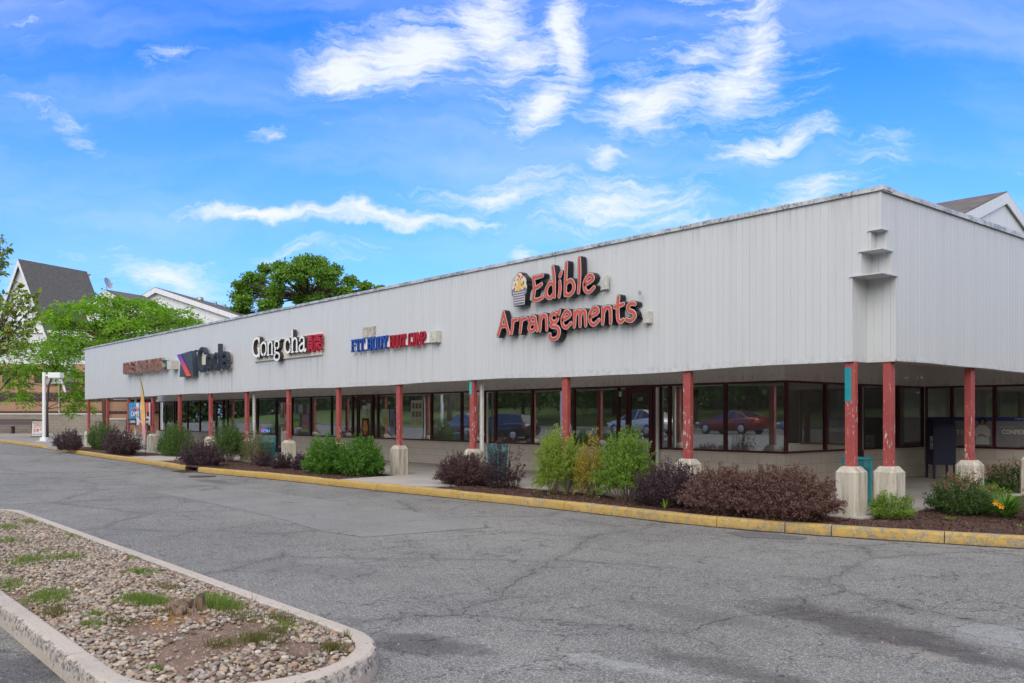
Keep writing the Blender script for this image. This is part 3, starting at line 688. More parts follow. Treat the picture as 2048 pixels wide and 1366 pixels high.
for a, c in zip(js, js[1:]+[js[0]+tot]):
    n = max(3, int((c-a)/.035)); pth = [at_s(s) for s in np.linspace(a+.005, c-.005, n)]
    b0 = len(ik.v); sweep_kerb(ik, pth, IPROF)
    for i in range(b0, len(ik.v)):          # chipped arris
        x, y, z = ik.v[i]
        if .1 < z < .149:
            q = max(0, noise.noise(Vector((x*14, y*14, z*20))))*.022+max(0, noise.noise(Vector((x*40, y*40, 1))))*.008
            dx, dy = (x-min(max(x, IX0), IX1)), (y-IY); l = math.hypot(dx, dy) or 1
            ik.v[i] = (x-dx/l*q, y-dy/l*q, z-q*.35)
struct(ik.build('island_kerb', M['kerb'], smooth=False), label='pale chipped concrete kerb round the pebble island')
def isl(x, y, r): cxx = min(max(x, IX0), IX1); return math.hypot(x-cxx, y-IY) < r
def iz(x, y):
    cxx = min(max(x, IX0), IX1); e = 1-(math.hypot(x-cxx, y-IY)/.74)**2
    return .115+.055*max(0, e)+.012*noise.noise(Vector((x*2, y*2, 7)))
def fn(n, p):
    P = pos(n); f = n.noise(P, 8, 7, .75); s = n.noise(P, 70, 4, .8)
    c = n.mix(n.rng(f, .3, .7), (.12, .07, .045), (.27, .175, .125)); c = n.mix(n.rng(s, .5, .75, 0, .5), c, (.34, .26, .20))
    n.put(p.inputs['Base Color'], c); p.inputs['Roughness'].default_value = .95; n.put(p.inputs['Normal'], n.bump(n.math('ADD', f, n.math('MULTIPLY', s, .3)), .9, .02))
M['soil'] = mat('island_soil', fn)
V = []; F = []; A = 90; Bn = 12
ring = stadium(.74)
for p in ring:
    cxx = min(max(p[0], IX0), IX1)
    for j in range(Bn):
        f = j/(Bn-1); x = cxx+(p[0]-cxx)*f; y = IY+(p[1]-IY)*f; V.append((x, y, iz(x, y)))
nr = len(ring)
for i in range(nr):
    for j in range(Bn-1): F.append((i*Bn+j, i*Bn+j+1, ((i+1) % nr)*Bn+j+1, ((i+1) % nr)*Bn+j))
struct(fast_mesh('island_soil', np.array(V), np.array(F), M['soil'], smooth=True))
# pebbles: subdivided icosahedra, squashed; one object because nobody could count them
import bmesh
bm = bmesh.new(); bmesh.ops.create_icosphere(bm, subdivisions=2, radius=1); IV = np.array([v.co[:] for v in bm.verts]); IF = np.array([[v.index for v in f.verts] for f in bm.faces]); bm.free()
bm = bmesh.new(); bmesh.ops.create_icosphere(bm, subdivisions=1, radius=1); IV1 = np.array([v.co[:] for v in bm.verts]); IF1 = np.array([[v.index for v in f.verts] for f in bm.faces]); bm.free()
STUMP = gnd(362, 1232)
def bare(x, y):       # 1 = bare earth
    s = 0
    for (px, py, rx, ry) in ((420,1290,.48,.42),(300,1262,.35,.22),(500,1262,.30,.26),(600,1300,.2,.2),(30,1195,.5,.15),(360,1322,.30,.2),(370,1240,.3,.2)):
        cx, cy = gnd(px, py); s = max(s, 1-math.hypot((x-cx)/rx/.85, (y-cy)/ry/.85)**2)
    return s
def pebbles(lst, IV, IF, name):
    Vs = []; Fs = []; T = []; b = 0
    for (x, y, z, r) in lst:
        s = np.array([r*random.uniform(.75, 1.25), r*random.uniform(.6, 1), r*random.uniform(.38, .65)])
        v = IV*(1+.10*np.sin(IV*random.uniform(1.5, 3)+random.uniform(0, 6)))*s
        a = random.uniform(0, 6.28); tx = random.gauss(0, .25); ty = random.gauss(0, .25)
        Rz = np.array([[math.cos(a), -math.sin(a), 0], [math.sin(a), math.cos(a), 0], [0, 0, 1]])
        Rx = np.array([[1, 0, 0], [0, math.cos(tx), -math.sin(tx)], [0, math.sin(tx), math.cos(tx)]])
        Ry = np.array([[math.cos(ty), 0, math.sin(ty)], [0, 1, 0], [-math.sin(ty), 0, math.cos(ty)]])
        Vs.append(v@(Rz@Rx@Ry).T+np.array([x, y, z+s[2]*.45])); Fs.append(IF+b); b += len(IV); T += [random.random()]*len(IF)
    o = fast_mesh(name, np.concatenate(Vs), np.concatenate(Fs), M['pebble'], tone=np.array(T), smooth=True)
    return struct(o, 'stuff', 'mixed river pebbles covering the island')
near_, far_ = [], []
k = 0
while k < 24000:
    x = random.uniform(-16.2, -4.6); y = IY+random.uniform(-.74, .74)
    if not isl(x, y, .725): continue
    if math.hypot(x-STUMP[0], y-STUMP[1]) < .13: k += 1; continue
    q = bare(x, y)
    k += 1
    if q > 0 and random.random() < min(.93, .35+q*1.2): continue
    r = random.choice((.007, .009, .011, .013, .016, .019, .022, .027))*random.uniform(.8, 1.15)
    (near_ if x > -8.2 else far_).append((x, y, iz(x, y)+random.uniform(0, .012), r*(.9 if x > -8.2 else 1.0)))
pebbles(near_, IV, IF, 'river_pebbles'); pebbles(far_, IV1, IF1, 'river_pebbles')
gr_l = []
for i in range(5200):
    x = random.uniform(-9.0, -4.6); y = IY+random.uniform(-.73, .73)
    if isl(x, y, .725): gr_l.append((x, y, iz(x, y)-.001, random.uniform(.003, .009)))
pebbles(gr_l, IV1, IF1, 'river_gravel')
gt = []
for i in range(900):
    px = random.uniform(0, 2048); py = random.uniform(960, 1366); x, y = G0(px, py)
    if y < ky(x)-.05 and not isl(x, y, .95): gt.append((x, y, 0, random.choice((.003, .004, .006, .009))))
_s = M['pebble']; pebbles(gt, IV1, IF1, 'loose_grit')['label'] = 'loose grit scattered on the asphalt'
# rusty orange chips by the stump
cl = []
for i in range(900):
    x = STUMP[0]+.10+random.gauss(0, .15); y = STUMP[1]-.15+random.gauss(0, .10); cl.append((x, y, iz(x, y), random.uniform(.004, .009)))
M['orange'] = ramp_tone('wood_chips', [(.30,.13,.03),(.45,.22,.05),(.24,.10,.04),(.38,.26,.12)], .9)
_p = M['pebble']; M['pebble'] = M['orange']; oc = pebbles(cl, IV1, IF1, 'wood_chips'); oc['label'] = 'scatter of orange rotted wood chips below the stump'; M['pebble'] = _p
# stump
st = MB(); n = 26; H = 9
for h in range(H+1):
    f = h/H
    for k in range(n):
        a = 2*math.pi*k/n; fl = 1+.9*(1-f)**3*(.5+.5*math.cos(5*a+1)); r = .118*fl+.034*math.sin(7*a+2+f*2)+.03*noise.noise(Vector((math.cos(a)*3, math.sin(a)*3, f*2)))
        top = .088+.042*math.sin(a*1+.4)+.026*math.sin(5*a)+.02*noise.noise(Vector((math.cos(a)*6, math.sin(a)*6, 9)))
        st.v.append((r*1.25*math.cos(a)*(1-.25*f), r*math.sin(a)*(1-.25*f), top*f))
for h in range(H):
    for k in range(n): st.face((h*n+k, h*n+(k+1) % n, (h+1)*n+(k+1) % n, (h+1)*n+k), 0)
c0 = len(st.v); st.v.append((0, 0, .03))
for k in range(n): st.face((H*n+k, H*n+(k+1) % n, c0), 1)
def fn(n_, p):
    P = pos(n_); mp = n_.n('ShaderNodeMapping'); n_.put(mp.inputs['Vector'], P); mp.inputs['Scale'].default_value = (60, 60, 7)
    f = n_.noise(mp.outputs[0], 1, 6, .7); c = n_.mix(n_.rng(f, .3, .7), (.12, .075, .05), (.40, .29, .20))
    n_.put(p.inputs['Base Color'], c); p.inputs['Roughness'].default_value = .95; n_.put(p.inputs['Normal'], n_.bump(f, 1, .03))
M['oldwood'] = mat('weathered_wood', fn)
stump = thing('tree_stump', 'weathered hollow tree stump sticking out of the pebble island', 'tree stump', (STUMP[0], STUMP[1]+.06, iz(*STUMP)-.02))
st.build('trunk', [M['oldwood'], M['bark']], stump, smooth=False)
for a, l in ((-2.6, .20), (-.9, .14), (2.9, .17)):
    b = MB(); b.tube([(math.cos(a)*.06, math.sin(a)*.05, .07), (math.cos(a)*l*.9, math.sin(a)*l*.9, .04), (math.cos(a)*l*1.3, math.sin(a)*l*1.3, .0)], [.045, .034, .014], 8); b.build('root', M['oldwood'], stump, smooth=True)
# grass tufts and weeds
def blades(lst, mt, name, label):
    P = []; 
    for (px, py, rx, ry, n, h) in lst:
        cx, cy = gnd(px, py)
        for i in range(int(n*1.35)):
            x = cx+random.gauss(0, rx*.62); y = cy+random.gauss(0, ry*.62)
            if isl(x, y, .73): P.append((x, y, iz(x, y), h*random.uniform(.5, 1.25)))
    P = np.array(P); k = len(P); a = RNG.random(k)*6.28; ln = RNG.random(k)*.9
    d = np.c_[np.cos(a)*ln, np.sin(a)*ln, np.ones(k)]; h = P[:, 3:4]; b0 = P[:, :3]; s = np.c_[-np.sin(a), np.cos(a), np.zeros(k)]*.0022
    m_ = b0+d*h*.55*np.array([.6, .6, 1]); t = b0+d*h
    V = np.stack([b0-s, b0+s, m_+s*.8, m_-s*.8, t+s*.1, t-s*.1], 1).reshape(-1, 3); q = np.arange(k)[:, None]*6
    F = np.concatenate([q+np.array([0, 1, 2, 3]), q+np.array([3, 2, 4, 5])]); tn = RNG.random(k)
    return struct(fast_mesh(name, V, F, mt, tone=np.concatenate([tn, tn])), 'stuff', label)
blades([(100,1198,.22,.13,700,.06),(55,1130,.25,.16,600,.06),(128,1125,.18,.1,350,.05),(20,1170,.22,.1,420,.05),(300,1215,.16,.10,900,.06),(265,1210,.12,.08,400,.055),
 (440,1220,.17,.12,1100,.075),(420,1200,.1,.1,300,.06),(280,1150,.16,.12,450,.05),(295,1113,.16,.1,420,.06),(270,1115,.1,.08,200,.04),(60,1048,.3,.12,350,.05),(120,1052,.25,.1,300,.05),
 (640,1242,.075,.05,420,.06),(575,1254,.10,.04,300,.04),(185,1254,.09,.05,280,.04),(190,1236,.05,.05,150,.05),(15,1062,.2,.12,250,.06),(20,1090,.25,.1,300,.05),(310,1340,.05,.04,140,.035),(150,1120,.2,.1,120,.05),(140,1075,.2,.1,200,.05),(100,1110,.15,.1,100,.05)],
 M['grass'], 'grass_tufts', 'green grass tufts among the pebbles')
blades([(520,1290,.14,.10,420,.06),(480,1240,.2,.1,260,.05),(330,1180,.2,.1,260,.05),(560,1240,.15,.1,200,.06),(665,1300,.06,.08,260,.06),(700,1272,.04,.04,90,.07),(110,1225,.15,.08,260,.06),(440,1300,.1,.08,160,.05),
 (525,1200,.05,.05,60,.11),(600,1225,.12,.1,130,.06),(330,1235,.2,.1,200,.03),(240,1250,.15,.08,200,.04),(560,1270,.12,.06,200,.05)], M['weed'], 'dry_weeds', 'dry weeds among the pebbles')
# ------------------------------------------------------------------ the shopping building
bld = thing('shopping_center', 'long low strip of shops with pale vertical siding over a red posted walkway', 'building', (0, 0, 0))
FY, XC, N1, W, SX, BY = 12.35, -6.268, .44, 16.07, -10.2, 22.3
ZB, ZT = 2.457, 4.885; XL = -46.72
def siding(mb, p0, p1, z0, z1, bw=.127, g=.006, dep=.006, off=0.0, zf=None):
    """vertical boards from p0 to p1 (outside on the right of the direction), V grooves between them"""
    p0 = np.array(p0, float); p1 = np.array(p1, float); L = np.linalg.norm(p1-p0); d = (p1-p0)/L; nn = np.array((d[1], -d[0]))
    ss = [0.0]; k = math.floor(off/bw)+1
    while k*bw-off < L-1e-4:
        if k*bw-off > 1e-3: ss.append(k*bw-off)
        k += 1
    ss.append(L)
    def P(s, o, z): q = p0+d*s+nn*o; return (q[0], q[1], z)
    for i in range(len(ss)-1):
        a, b_ = ss[i], ss[i+1]; t = random.random(); j = random.uniform(-.0012, .0012)
        a2 = a+g/2 if i else a; b2 = b_-g/2 if i < len(ss)-2 else b_
        za = z0 if zf is None else zf(a); zb = z0 if zf is None else zf(b_)
        mb.quad(P(a2, j, za), P(b2, j, zb), P(b2, j, z1), P(a2, j, z1), 0, t)
        if i < len(ss)-2:
            mb.quad(P(b2, j, zb), P(b_, -dep, zb), P(b_, -dep, z1), P(b2, j, z1), 0, 0)
            mb.quad(P(b_, -dep, zb), P(b_+g/2, 0, zb), P(b_+g/2, 0, z1), P(b_, -dep, z1), 0, 0)
def sag(x):
    s = -.028*math.exp(-((x+11.6)/2.2)**2)-.012*math.exp(-((x+22)/5)**2)+.010*math.sin(x*.7)+.006*math.sin(x*2.1+1); return s*max(0, min(1, (-6.9-x)/1.0))
fa = MB()
XN = XC-N1
siding(fa, (XL, FY), (XN, FY), ZB, ZT, off=0, zf=lambda s: ZB+sag(XL+s))
tiers = [(ZB, 3.70, N1), (3.70, 4.05, .30), (4.05, 4.335, .155), (4.335, ZT, 0)]
for z0, z1, nn in tiers:
    x = XC-nn
    if x > XN+.001: siding(fa, (XN, FY), (x, FY), z0, z1, off=(XN-XL))
    if nn > 0:
        siding(fa, (x, FY), (x, FY+nn), z0, z1, off=.02); siding(fa, (x, FY+nn), (XC, FY+nn), z0, z1, off=.02)
    y = FY+nn
    if y < FY+N1-.001: siding(fa, (XC, y), (XC, FY+N1), z0, z1, off=.02)
RY = 45.0
def sagr(s): return ZB+.012*math.sin(s*.8+.5)+.006*math.sin(s*2.3)
siding(fa, (XC, FY+N1), (XC, RY), ZB, ZT, off=0, zf=sagr)
siding(fa, (XL, FY+3.5), (XL, FY), ZB, ZT)
# back of the fascia and the soffit board at its foot
fa.box(XL+.03, XN-.2, FY+.16, FY+.18, 2.5, ZT-.1, 0, .5)
fa.box(XC-.2, XC-.18, FY+N1+.2, RY, 2.5, ZT-.1, 0, .5)
fa.build('fascia', M['siding'], bld)
tr = MB()      # edge trims and the little ledges over the stepped corner
for z0, z1, nn in tiers[:-1]:
    z = z1; x = XC-nn; e = .032; th = .018
    tr.box(x-e, XC+e, FY-e, FY+e*.2, z-th, z, 0); tr.box(XC-e*.2, XC+e, FY+e*.2, FY+nn+e, z-th, z, 0)
    tr.box(x+.001, XC-e*.2, FY+e*.2, FY+nn-.001, z-th, z-.002, 0)
    tr.box(x-.02, x+.004, FY-.006, FY+.02, z0 if z0 > ZB else ZB-.004, z1-th, 0)
    tr.box(XC-.02, XC+.006, FY+nn-.004, FY+nn+.02, z0 if z0 > ZB else ZB-.004, z1-th, 0)
tr.box(XC-.03, XC+.006, FY-.006, FY+.03, 4.335, ZT, 0)
n = 60
for i in range(n):
    xa = XL+(XN-XL)*i/n; xb = XL+(XN-XL)*(i+1)/n; za, zb = ZB+sag(xa), ZB+sag(xb)
    v = [(xa,FY-.012,za-.022),(xb,FY-.012,zb-.022),(xb,FY+.17,zb-.022),(xa,FY+.17,za-.022),(xa,FY-.012,za+.012),(xb,FY-.012,zb+.012),(xb,FY+.17,zb+.012),(xa,FY+.17,za+.012)]
    tr.add(v, [(0,3,2,1),(4,5,6,7),(0,1,5,4),(2,3,7,6)])
tr.box(XN-.005, XN+.012, FY+.0, FY+N1, ZB-.022, ZB+.012); tr.box(XN+.012, XC-.0, FY+N1-.012, FY+N1+.0, ZB-.022, ZB+.012)
for i in range(30):
    ya = FY+N1+(RY-FY-N1)*i/30; yb = FY+N1+(RY-FY-N1)*(i+1)/30; za, zb = sagr(ya-FY-N1), sagr(yb-FY-N1)
    v = [(XC-.17,ya,za-.022),(XC+.012,ya,za-.022),(XC+.012,yb,zb-.022),(XC-.17,yb,zb-.022),(XC-.17,ya,za+.012),(XC+.012,ya,za+.012),(XC+.012,yb,zb+.012),(XC-.17,yb,zb+.012)]
    tr.add(v, [(0,3,2,1),(4,5,6,7),(1,2,6,5),(0,4,7,3)])
tr.build('trim', M['siding'], bld)
cp = MB(); x = XL-.04
while x < XC+.035:
    x2 = min(x+3.0, XC+.035); j = random.uniform(0, .004); z2 = ZT+.062+random.uniform(-.004, .004)
    cp.box(x, x2-.006, FY-.035-j, FY+.25, z2-.012, z2); cp.box(x, x2-.006, FY-.038-j, FY-.028-j, ZT-.006, z2-.012)
    cp.box(x2-.05, x2+.02, FY-.041-j, FY+.252, z2-.06, z2+.004); x = x2
y = FY-.03
while y < RY:
    y2 = min(y+3.0, RY); z2 = ZT+.062+random.uniform(-.006, .006)
    cp.box(XC-.25, XC+.035, y+.004, y2-.006, z2-.014, z2-.002); cp.box(XC+.026, XC+.037, y+.004, y2-.006, ZT-.012+random.uniform(-.006, .006), z2-.014)
    cp.box(XC-.25, XC+.042, y2-.05, y2+.02, z2-.06, z2+.005); y = y2
cp.box(XL-.30, XL, FY-.02, FY+.5, ZT-.14, ZT-.06)
cp.build('coping', M['coping'], bld)
rf = MB(); rf.prism([(XL+.05,FY+.19),(XN-.19,FY+.19),(XN-.19,FY+N1+.02),(XC-.21,FY+N1+.02),(XC-.21,RY),(-30,RY),(-30,34),(XL+.05,34)], 4.45, 4.7); rf.build('roof', M['roof_dark'], bld)
ce = MB(); ce.prism([(XL+.04,FY+.185),(XN-.01,FY+.185),(XN-.01,FY+N1+.01),(XC-.205,FY+N1+.01),(XC-.205,BY+.2),(SX-.2,BY+.2),(SX-.2,W+.15),(XL+.04,W+.15)], 2.86, 2.9); ce.build('soffit', M['ceiling'], bld)
# header siding over the windows
hd = MB(); WE = -47.6
siding(hd, (WE, W-.012), (SX+.012, W-.012), 2.36, 2.86, off=.05); siding(hd, (SX+.012, W-.012), (SX+.012, BY-.012), 2.36, 2.86); siding(hd, (SX+.012, BY-.012), (-4.5, BY-.012), 2.36, 2.86)
hd.build('header_wall', M['wall_siding'], bld)
# block base wall with gaps at the doors
DOORS = [(1254,1306,'frame_red'),(715,745.5,'frame_red'),(552,584,'frame_black'),(432,447,'frame_red'),(331,349,'frame_red')]
dx = sorted([(xat(a, W), xat(b_, W)) for a, b_, c in DOORS])
bw = MB(); x = WE
for a, b_ in dx: bw.box(x, a, W, W+.2, 0, .85); x = b_
bw.box(x, SX, W, W+.2, 0, .85); bw.box(SX-.2, SX, W+.2, BY+.2, 0, .85); bw.box(SX, -4.5, BY, BY+.2, 0, .85)
bw.box(WE, WE+.15, W+.2, 34, 0, 4.45); bw.box(-4.6, -4.4, BY+.2, 30, 0, 2.85)
bw.build('block_wall', M['block'], bld)
def window(a, b_, axis, c, z0, z1, mt, glass='glass', fw=.034, name='window', d0=-.02, d1=.06, parent=bld):
    """framed pane between a and b_ along axis; frame front face at c+d0 outward side"""
    f = MB()
    def bx(s0, s1, zz0, zz1):
        if axis == 'x': f.box(s0, s1, c+d0, c+d1, zz0, zz1)
        else: f.box(c-d1, c-d0, s0, s1, zz0, zz1)
    bx(a, b_, z0, z0+fw*1.3); bx(a, b_, z1-fw*1.3, z1); bx(a, a+fw, z0+fw*1.3, z1-fw*1.3); bx(b_-fw, b_, z0+fw*1.3, z1-fw*1.3)
    o = f.build(name, mt, parent); g = MB(); q = .004; i = fw-.004
    if axis == 'x': g.quad((a+i, c+.02, z0+i), (b_-i, c+.02, z0+i), (b_-i, c+.02, z1-i), (a+i, c+.02, z1-i))
    else: g.quad((c-.02, a+i, z0+i), (c-.02, b_-i, z0+i), (c-.02, b_-i, z1-i), (c-.02, a+i, z1-i))
    g.build('pane', M[glass], o); return o
ZS, ZH = .85, 2.36
WINS = [(1450,1571.8,0),(1338.5,1450,0),(1318,1338.5,0),(1236,1254,0),(1147.5,1236,0),(1064,1147.5,0),(991,1064,0),(970,991,0),(923,970,0),
        (862.7,923,0),(755.5,862.7,0),(745.5,755.5,0),(705,715,0),(663,705,1),(621,663,1),(584,621,1),(515,552,1),(455,515,0),(447,455,0),(399.5,432,0),(375,399.5,0),(352,375,0),(349,352,0),(318,331,0)]
for a, b_, k in WINS: window(xat(a, W), xat(b_, W), 'x', W, ZS, ZH, M['frame_black'] if k else M['frame_red'])
b = MB(); b.box(xat(1306, W), xat(1318, W), W-.015, W+.1, .15, ZH); b.build('door_jamb', M['frame_red'], bld)
DL = ['dark red glazed shop door numbered 133', 'dark red shop door with notices and a gold emblem', 'black framed shop door with a small notice', 'dark red door of an empty shop', 'far left dark red shop door']
for (a, b_, k), lab in zip(DOORS, DL):
    xa, xb = xat(a, W), xat(b_, W)
    b = MB(); b.box(xa, xa+.045, W-.03, W+.08, .15, ZH); b.box(xb-.045, xb, W-.03, W+.08, .15, ZH); b.box(xa+.045, xb-.045, W-.03, W+.08, 2.27, ZH); b.build('door_frame', M[k], bld)
    d = MB(); x0, x1 = xa+.05, xb-.05
    d.box(x0, x0+.075, W-.015, W+.03, .17, 2.265); d.box(x1-.075, x1, W-.015, W+.03, .17, 2.265); d.box(x0+.075, x1-.075, W-.015, W+.03, 2.17, 2.265); d.box(x0+.075, x1-.075, W-.015, W+.03, .17, .36)
    do = d.build('door', M[k], bld, label=lab)
    g = MB(); g.quad((x0+.07, W+.01, .35), (x1-.07, W+.01, .35), (x1-.07, W+.01, 2.18), (x0+.07, W+.01, 2.18)); g.build('pane', M['glass'], do)
    h = MB(); h.tube([(x0+.04, W-.015, 1.0), (x0+.04, W-.07, 1.02), (x0+.04, W-.07, 1.28), (x0+.04, W-.015, 1.3)], .012, 8); h.box(x0+.01, x0+.07, W-.022, W-.014, .95, 1.1); h.build('handle', M['black'], do)
for a, b_ in ((1573.4,1652),(1652,1700),(1726,1797),(1797,1847)):
    window(yat(a, SX), yat(b_, SX), 'y', SX, ZS, ZH, M['frame_red'], 'glass_dark')
b = MB(); b.box(SX-.06, SX+.02, yat(1700, SX), yat(1726, SX), ZS-.7, ZH); b.build('door_jamb', M['frame_red'], bld)
b = MB(); ym = yat(1723, SX); b.box(SX+.021, SX+.04, ym-.02, ym+.02, .85, 2.3); b.build('trim', M['steel'], bld)
for a, b_ in ((1851,1903),(1903,1988.5),(1988.5,2075),(2075,2160)):
    window(xat(a, BY), xat(b_, BY), 'x', BY, ZS, ZH, M['frame_red'], 'glass_dark')
# rooms behind the glass
rm = MB()
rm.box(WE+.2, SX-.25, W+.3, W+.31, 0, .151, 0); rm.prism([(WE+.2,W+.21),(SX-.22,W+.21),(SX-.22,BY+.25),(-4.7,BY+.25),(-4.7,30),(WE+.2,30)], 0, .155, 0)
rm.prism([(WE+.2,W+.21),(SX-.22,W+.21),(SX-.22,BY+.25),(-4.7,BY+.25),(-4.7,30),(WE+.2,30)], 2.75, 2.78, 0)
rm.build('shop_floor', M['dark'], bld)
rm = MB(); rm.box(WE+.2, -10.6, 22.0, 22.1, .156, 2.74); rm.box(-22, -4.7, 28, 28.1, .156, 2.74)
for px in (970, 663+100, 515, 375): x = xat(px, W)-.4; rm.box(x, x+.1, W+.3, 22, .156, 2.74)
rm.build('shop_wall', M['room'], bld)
for (x, y) in ((-14.2, 19), (-17.5, 19), (-24.5, 19.2), (-28, 18.6), (-26.2, 20.4), (-33, 19), (-12.2, 25.2), (-15, 24.6)):
    b = MB(); b.box(x-.6, x+.6, y-.15, y+.15, 2.70, 2.74); b.build('ceiling_lamp', emis('ceiling_tube', (1, .96, .88), 2.6), bld)
# ------------------------------------------------------------------ posts
def plinth_mesh(cx, cy, w_=.18, h=.73, c=.04, m=None):
    b = MB(); ring = lambda w, cc: [(cx-w+cc,cy-w),(cx+w-cc,cy-w),(cx+w,cy-w+cc),(cx+w,cy+w-cc),(cx+w-cc,cy+w),(cx-w+cc,cy+w),(cx-w,cy+w-cc),(cx-w,cy-w+cc)]
    lv = [(w_, c, .02), (w_, c, .15+h-.085), (w_-.006, c, .15+h-.078), (w_-.068, .02, .15+h)]
    for w, cc, z in lv: b.v += [(x, y, z) for x, y in ring(w, cc)]
    for k in range(3):
        for j in range(8): b.face((k*8+j, k*8+(j+1) % 8, (k+1)*8+(j+1) % 8, (k+1)*8+j))
    b.face(range(24, 32)); return b
def column(x0, x1, y0, y1, lab=None, teal=None):
    b = MB(); b.box(x0, x1, y0, y1, .875, 2.445, bev=.006)
    for z in (1.02, 1.10): b.lathe([(.0, -.007), (.010, -.006), (.012, 0)], ((x0*.3+x1*.7), y0, z), 8, axis='Y'); b.lathe([(.012, 0), (.010, .006), (0, .007)], (x1, (y0+y1)/2, z), 8, axis='X')
    o = b.build('column', M['red_paint'], bld, label=lab)
    plinth_mesh((x0+x1)/2, (y0+y1)/2).build('plinth', M['plinth'], o)
    if teal:
        t = MB(); t.box(x0+.004, x0+(x1-x0)*teal[2], y0-.0035, y0+.01, teal[0], teal[1]); t.build('paint_patch', M['teal'] if teal[3] else flat('bright_teal', (.02, .45, .44)), o)
for i in range(14):
    x0 = -6.85-3.048*i+.011*math.sin(i*2.1)
    column(x0, x0+.155, 12.39, 12.49, 'red post with a dark teal painted patch' if i == 0 else ('red post with a bright teal patch at its top' if i == 3 else None),
           (1.85, 2.35, .66, 1) if i == 0 else ((2.12, 2.42, .5, 0) if i == 3 else None))
for j in range(4): column(-6.47, -6.355, 12.80+2.83*j, 12.955+2.83*j)
column(-46.42, -46.30, 15.2, 15.35)
# downspouts
M_pipe = M['white_pipe']
for px, y, w_ in ((961, 12.62, .075), (505.8, 12.62, .075), (269.5, 12.62, .075)):
    x = xat(px, y); b = MB(); b.box(x-w_/2, x+w_/2, y, y+w_, .16, 2.86, bev=.008); b.box(x-w_/2-.006, x+w_/2+.006, y-.006, y+w_+.006, 1.2, 1.225); b.build('downspout', M_pipe, bld)
for px, y, w_ in ((973.8, W-.09, .05), (1313.4, W-.09, .07)):
    x = xat(px, y); b = MB(); b.box(x-w_/2, x+w_/2, y, y+w_*.8, .16, 2.30, bev=.006); b.build('downspout', M_pipe, bld)
# fluorescent fittings under the canopy
for px in (1002, 1229):
    x = xat(px, 13.6); b = MB(); b.box(x-.6, x+.6, 13.5, 13.68, 2.78, 2.86); b.build('canopy_light', M['steel'], bld)
# ------------------------------------------------------------------ signs
def ribbon(mb, pts, w, y0, y1, m, taper=None, cap=True):
    """a stroke in the x-z plane, front face at y0 (towards -Y), back at y1"""
    P = [np.array(p, float) for p in pts]; n = len(P); Lf = []; Rt = []
    for i in range(n):
        d = P[min(i+1, n-1)]-P[max(i-1, 0)]; d /= (np.linalg.norm(d) or 1); nn = np.array((-d[1], d[0]))
        ww = w*(taper(i/(n-1)) if taper else 1); Lf.append(P[i]+nn*ww); Rt.append(P[i]-nn*ww)
    if cap:
        def arc(c, a, b_, outd):
            r = np.linalg.norm(a-c); A = math.atan2(*(a-c)[::-1]); out = []
            for k in range(1, 6):
                q = A+outd*math.pi*k/6; out.append(c+r*np.array((math.cos(q), math.sin(q))))
            return out
        e1 = arc(P[-1], Lf[-1], Rt[-1], -1); e0 = arc(P[0], Rt[0], Lf[0], -1)
    else: e1 = []; e0 = []
    b = len(mb.v)
    for y in (y0, y1):
        for q in Lf+Rt: mb.v.append((q[0], y, q[1]))
    for i in range(n-1):
        mb.face((b+i, b+i+1, b+n+i+1, b+n+i), m)
        mb.face((b+2*n+i, b+2*n+n+i, b+2*n+n+i+1, b+2*n+i+1), m)
        mb.face((b+i, b+2*n+i, b+2*n+i+1, b+i+1), m); mb.face((b+n+i, b+n+i+1, b+3*n+i+1, b+3*n+i), m)
    if cap:
        for e, i in ((e1, n-1), (e0, 0)):
            a, c = (Lf[i], Rt[i]) if i else (Rt[i], Lf[i]); ring = [a]+e+[c]; b2 = len(mb.v)
            for y in (y0, y1):
                for q in ring: mb.v.append((q[0], y, q[1]))
            k = len(ring); mb.face([b2+j for j in range(k)], m); mb.face([b2+k+j for j in range(k-1, -1, -1)], m)
            for j in range(k-1): mb.face((b2+j, b2+k+j, b2+k+j+1, b2+j+1), m)
    else:
        for i in (0, n-1): mb.face((b+i, b+n+i, b+3*n+i, b+2*n+i), m)
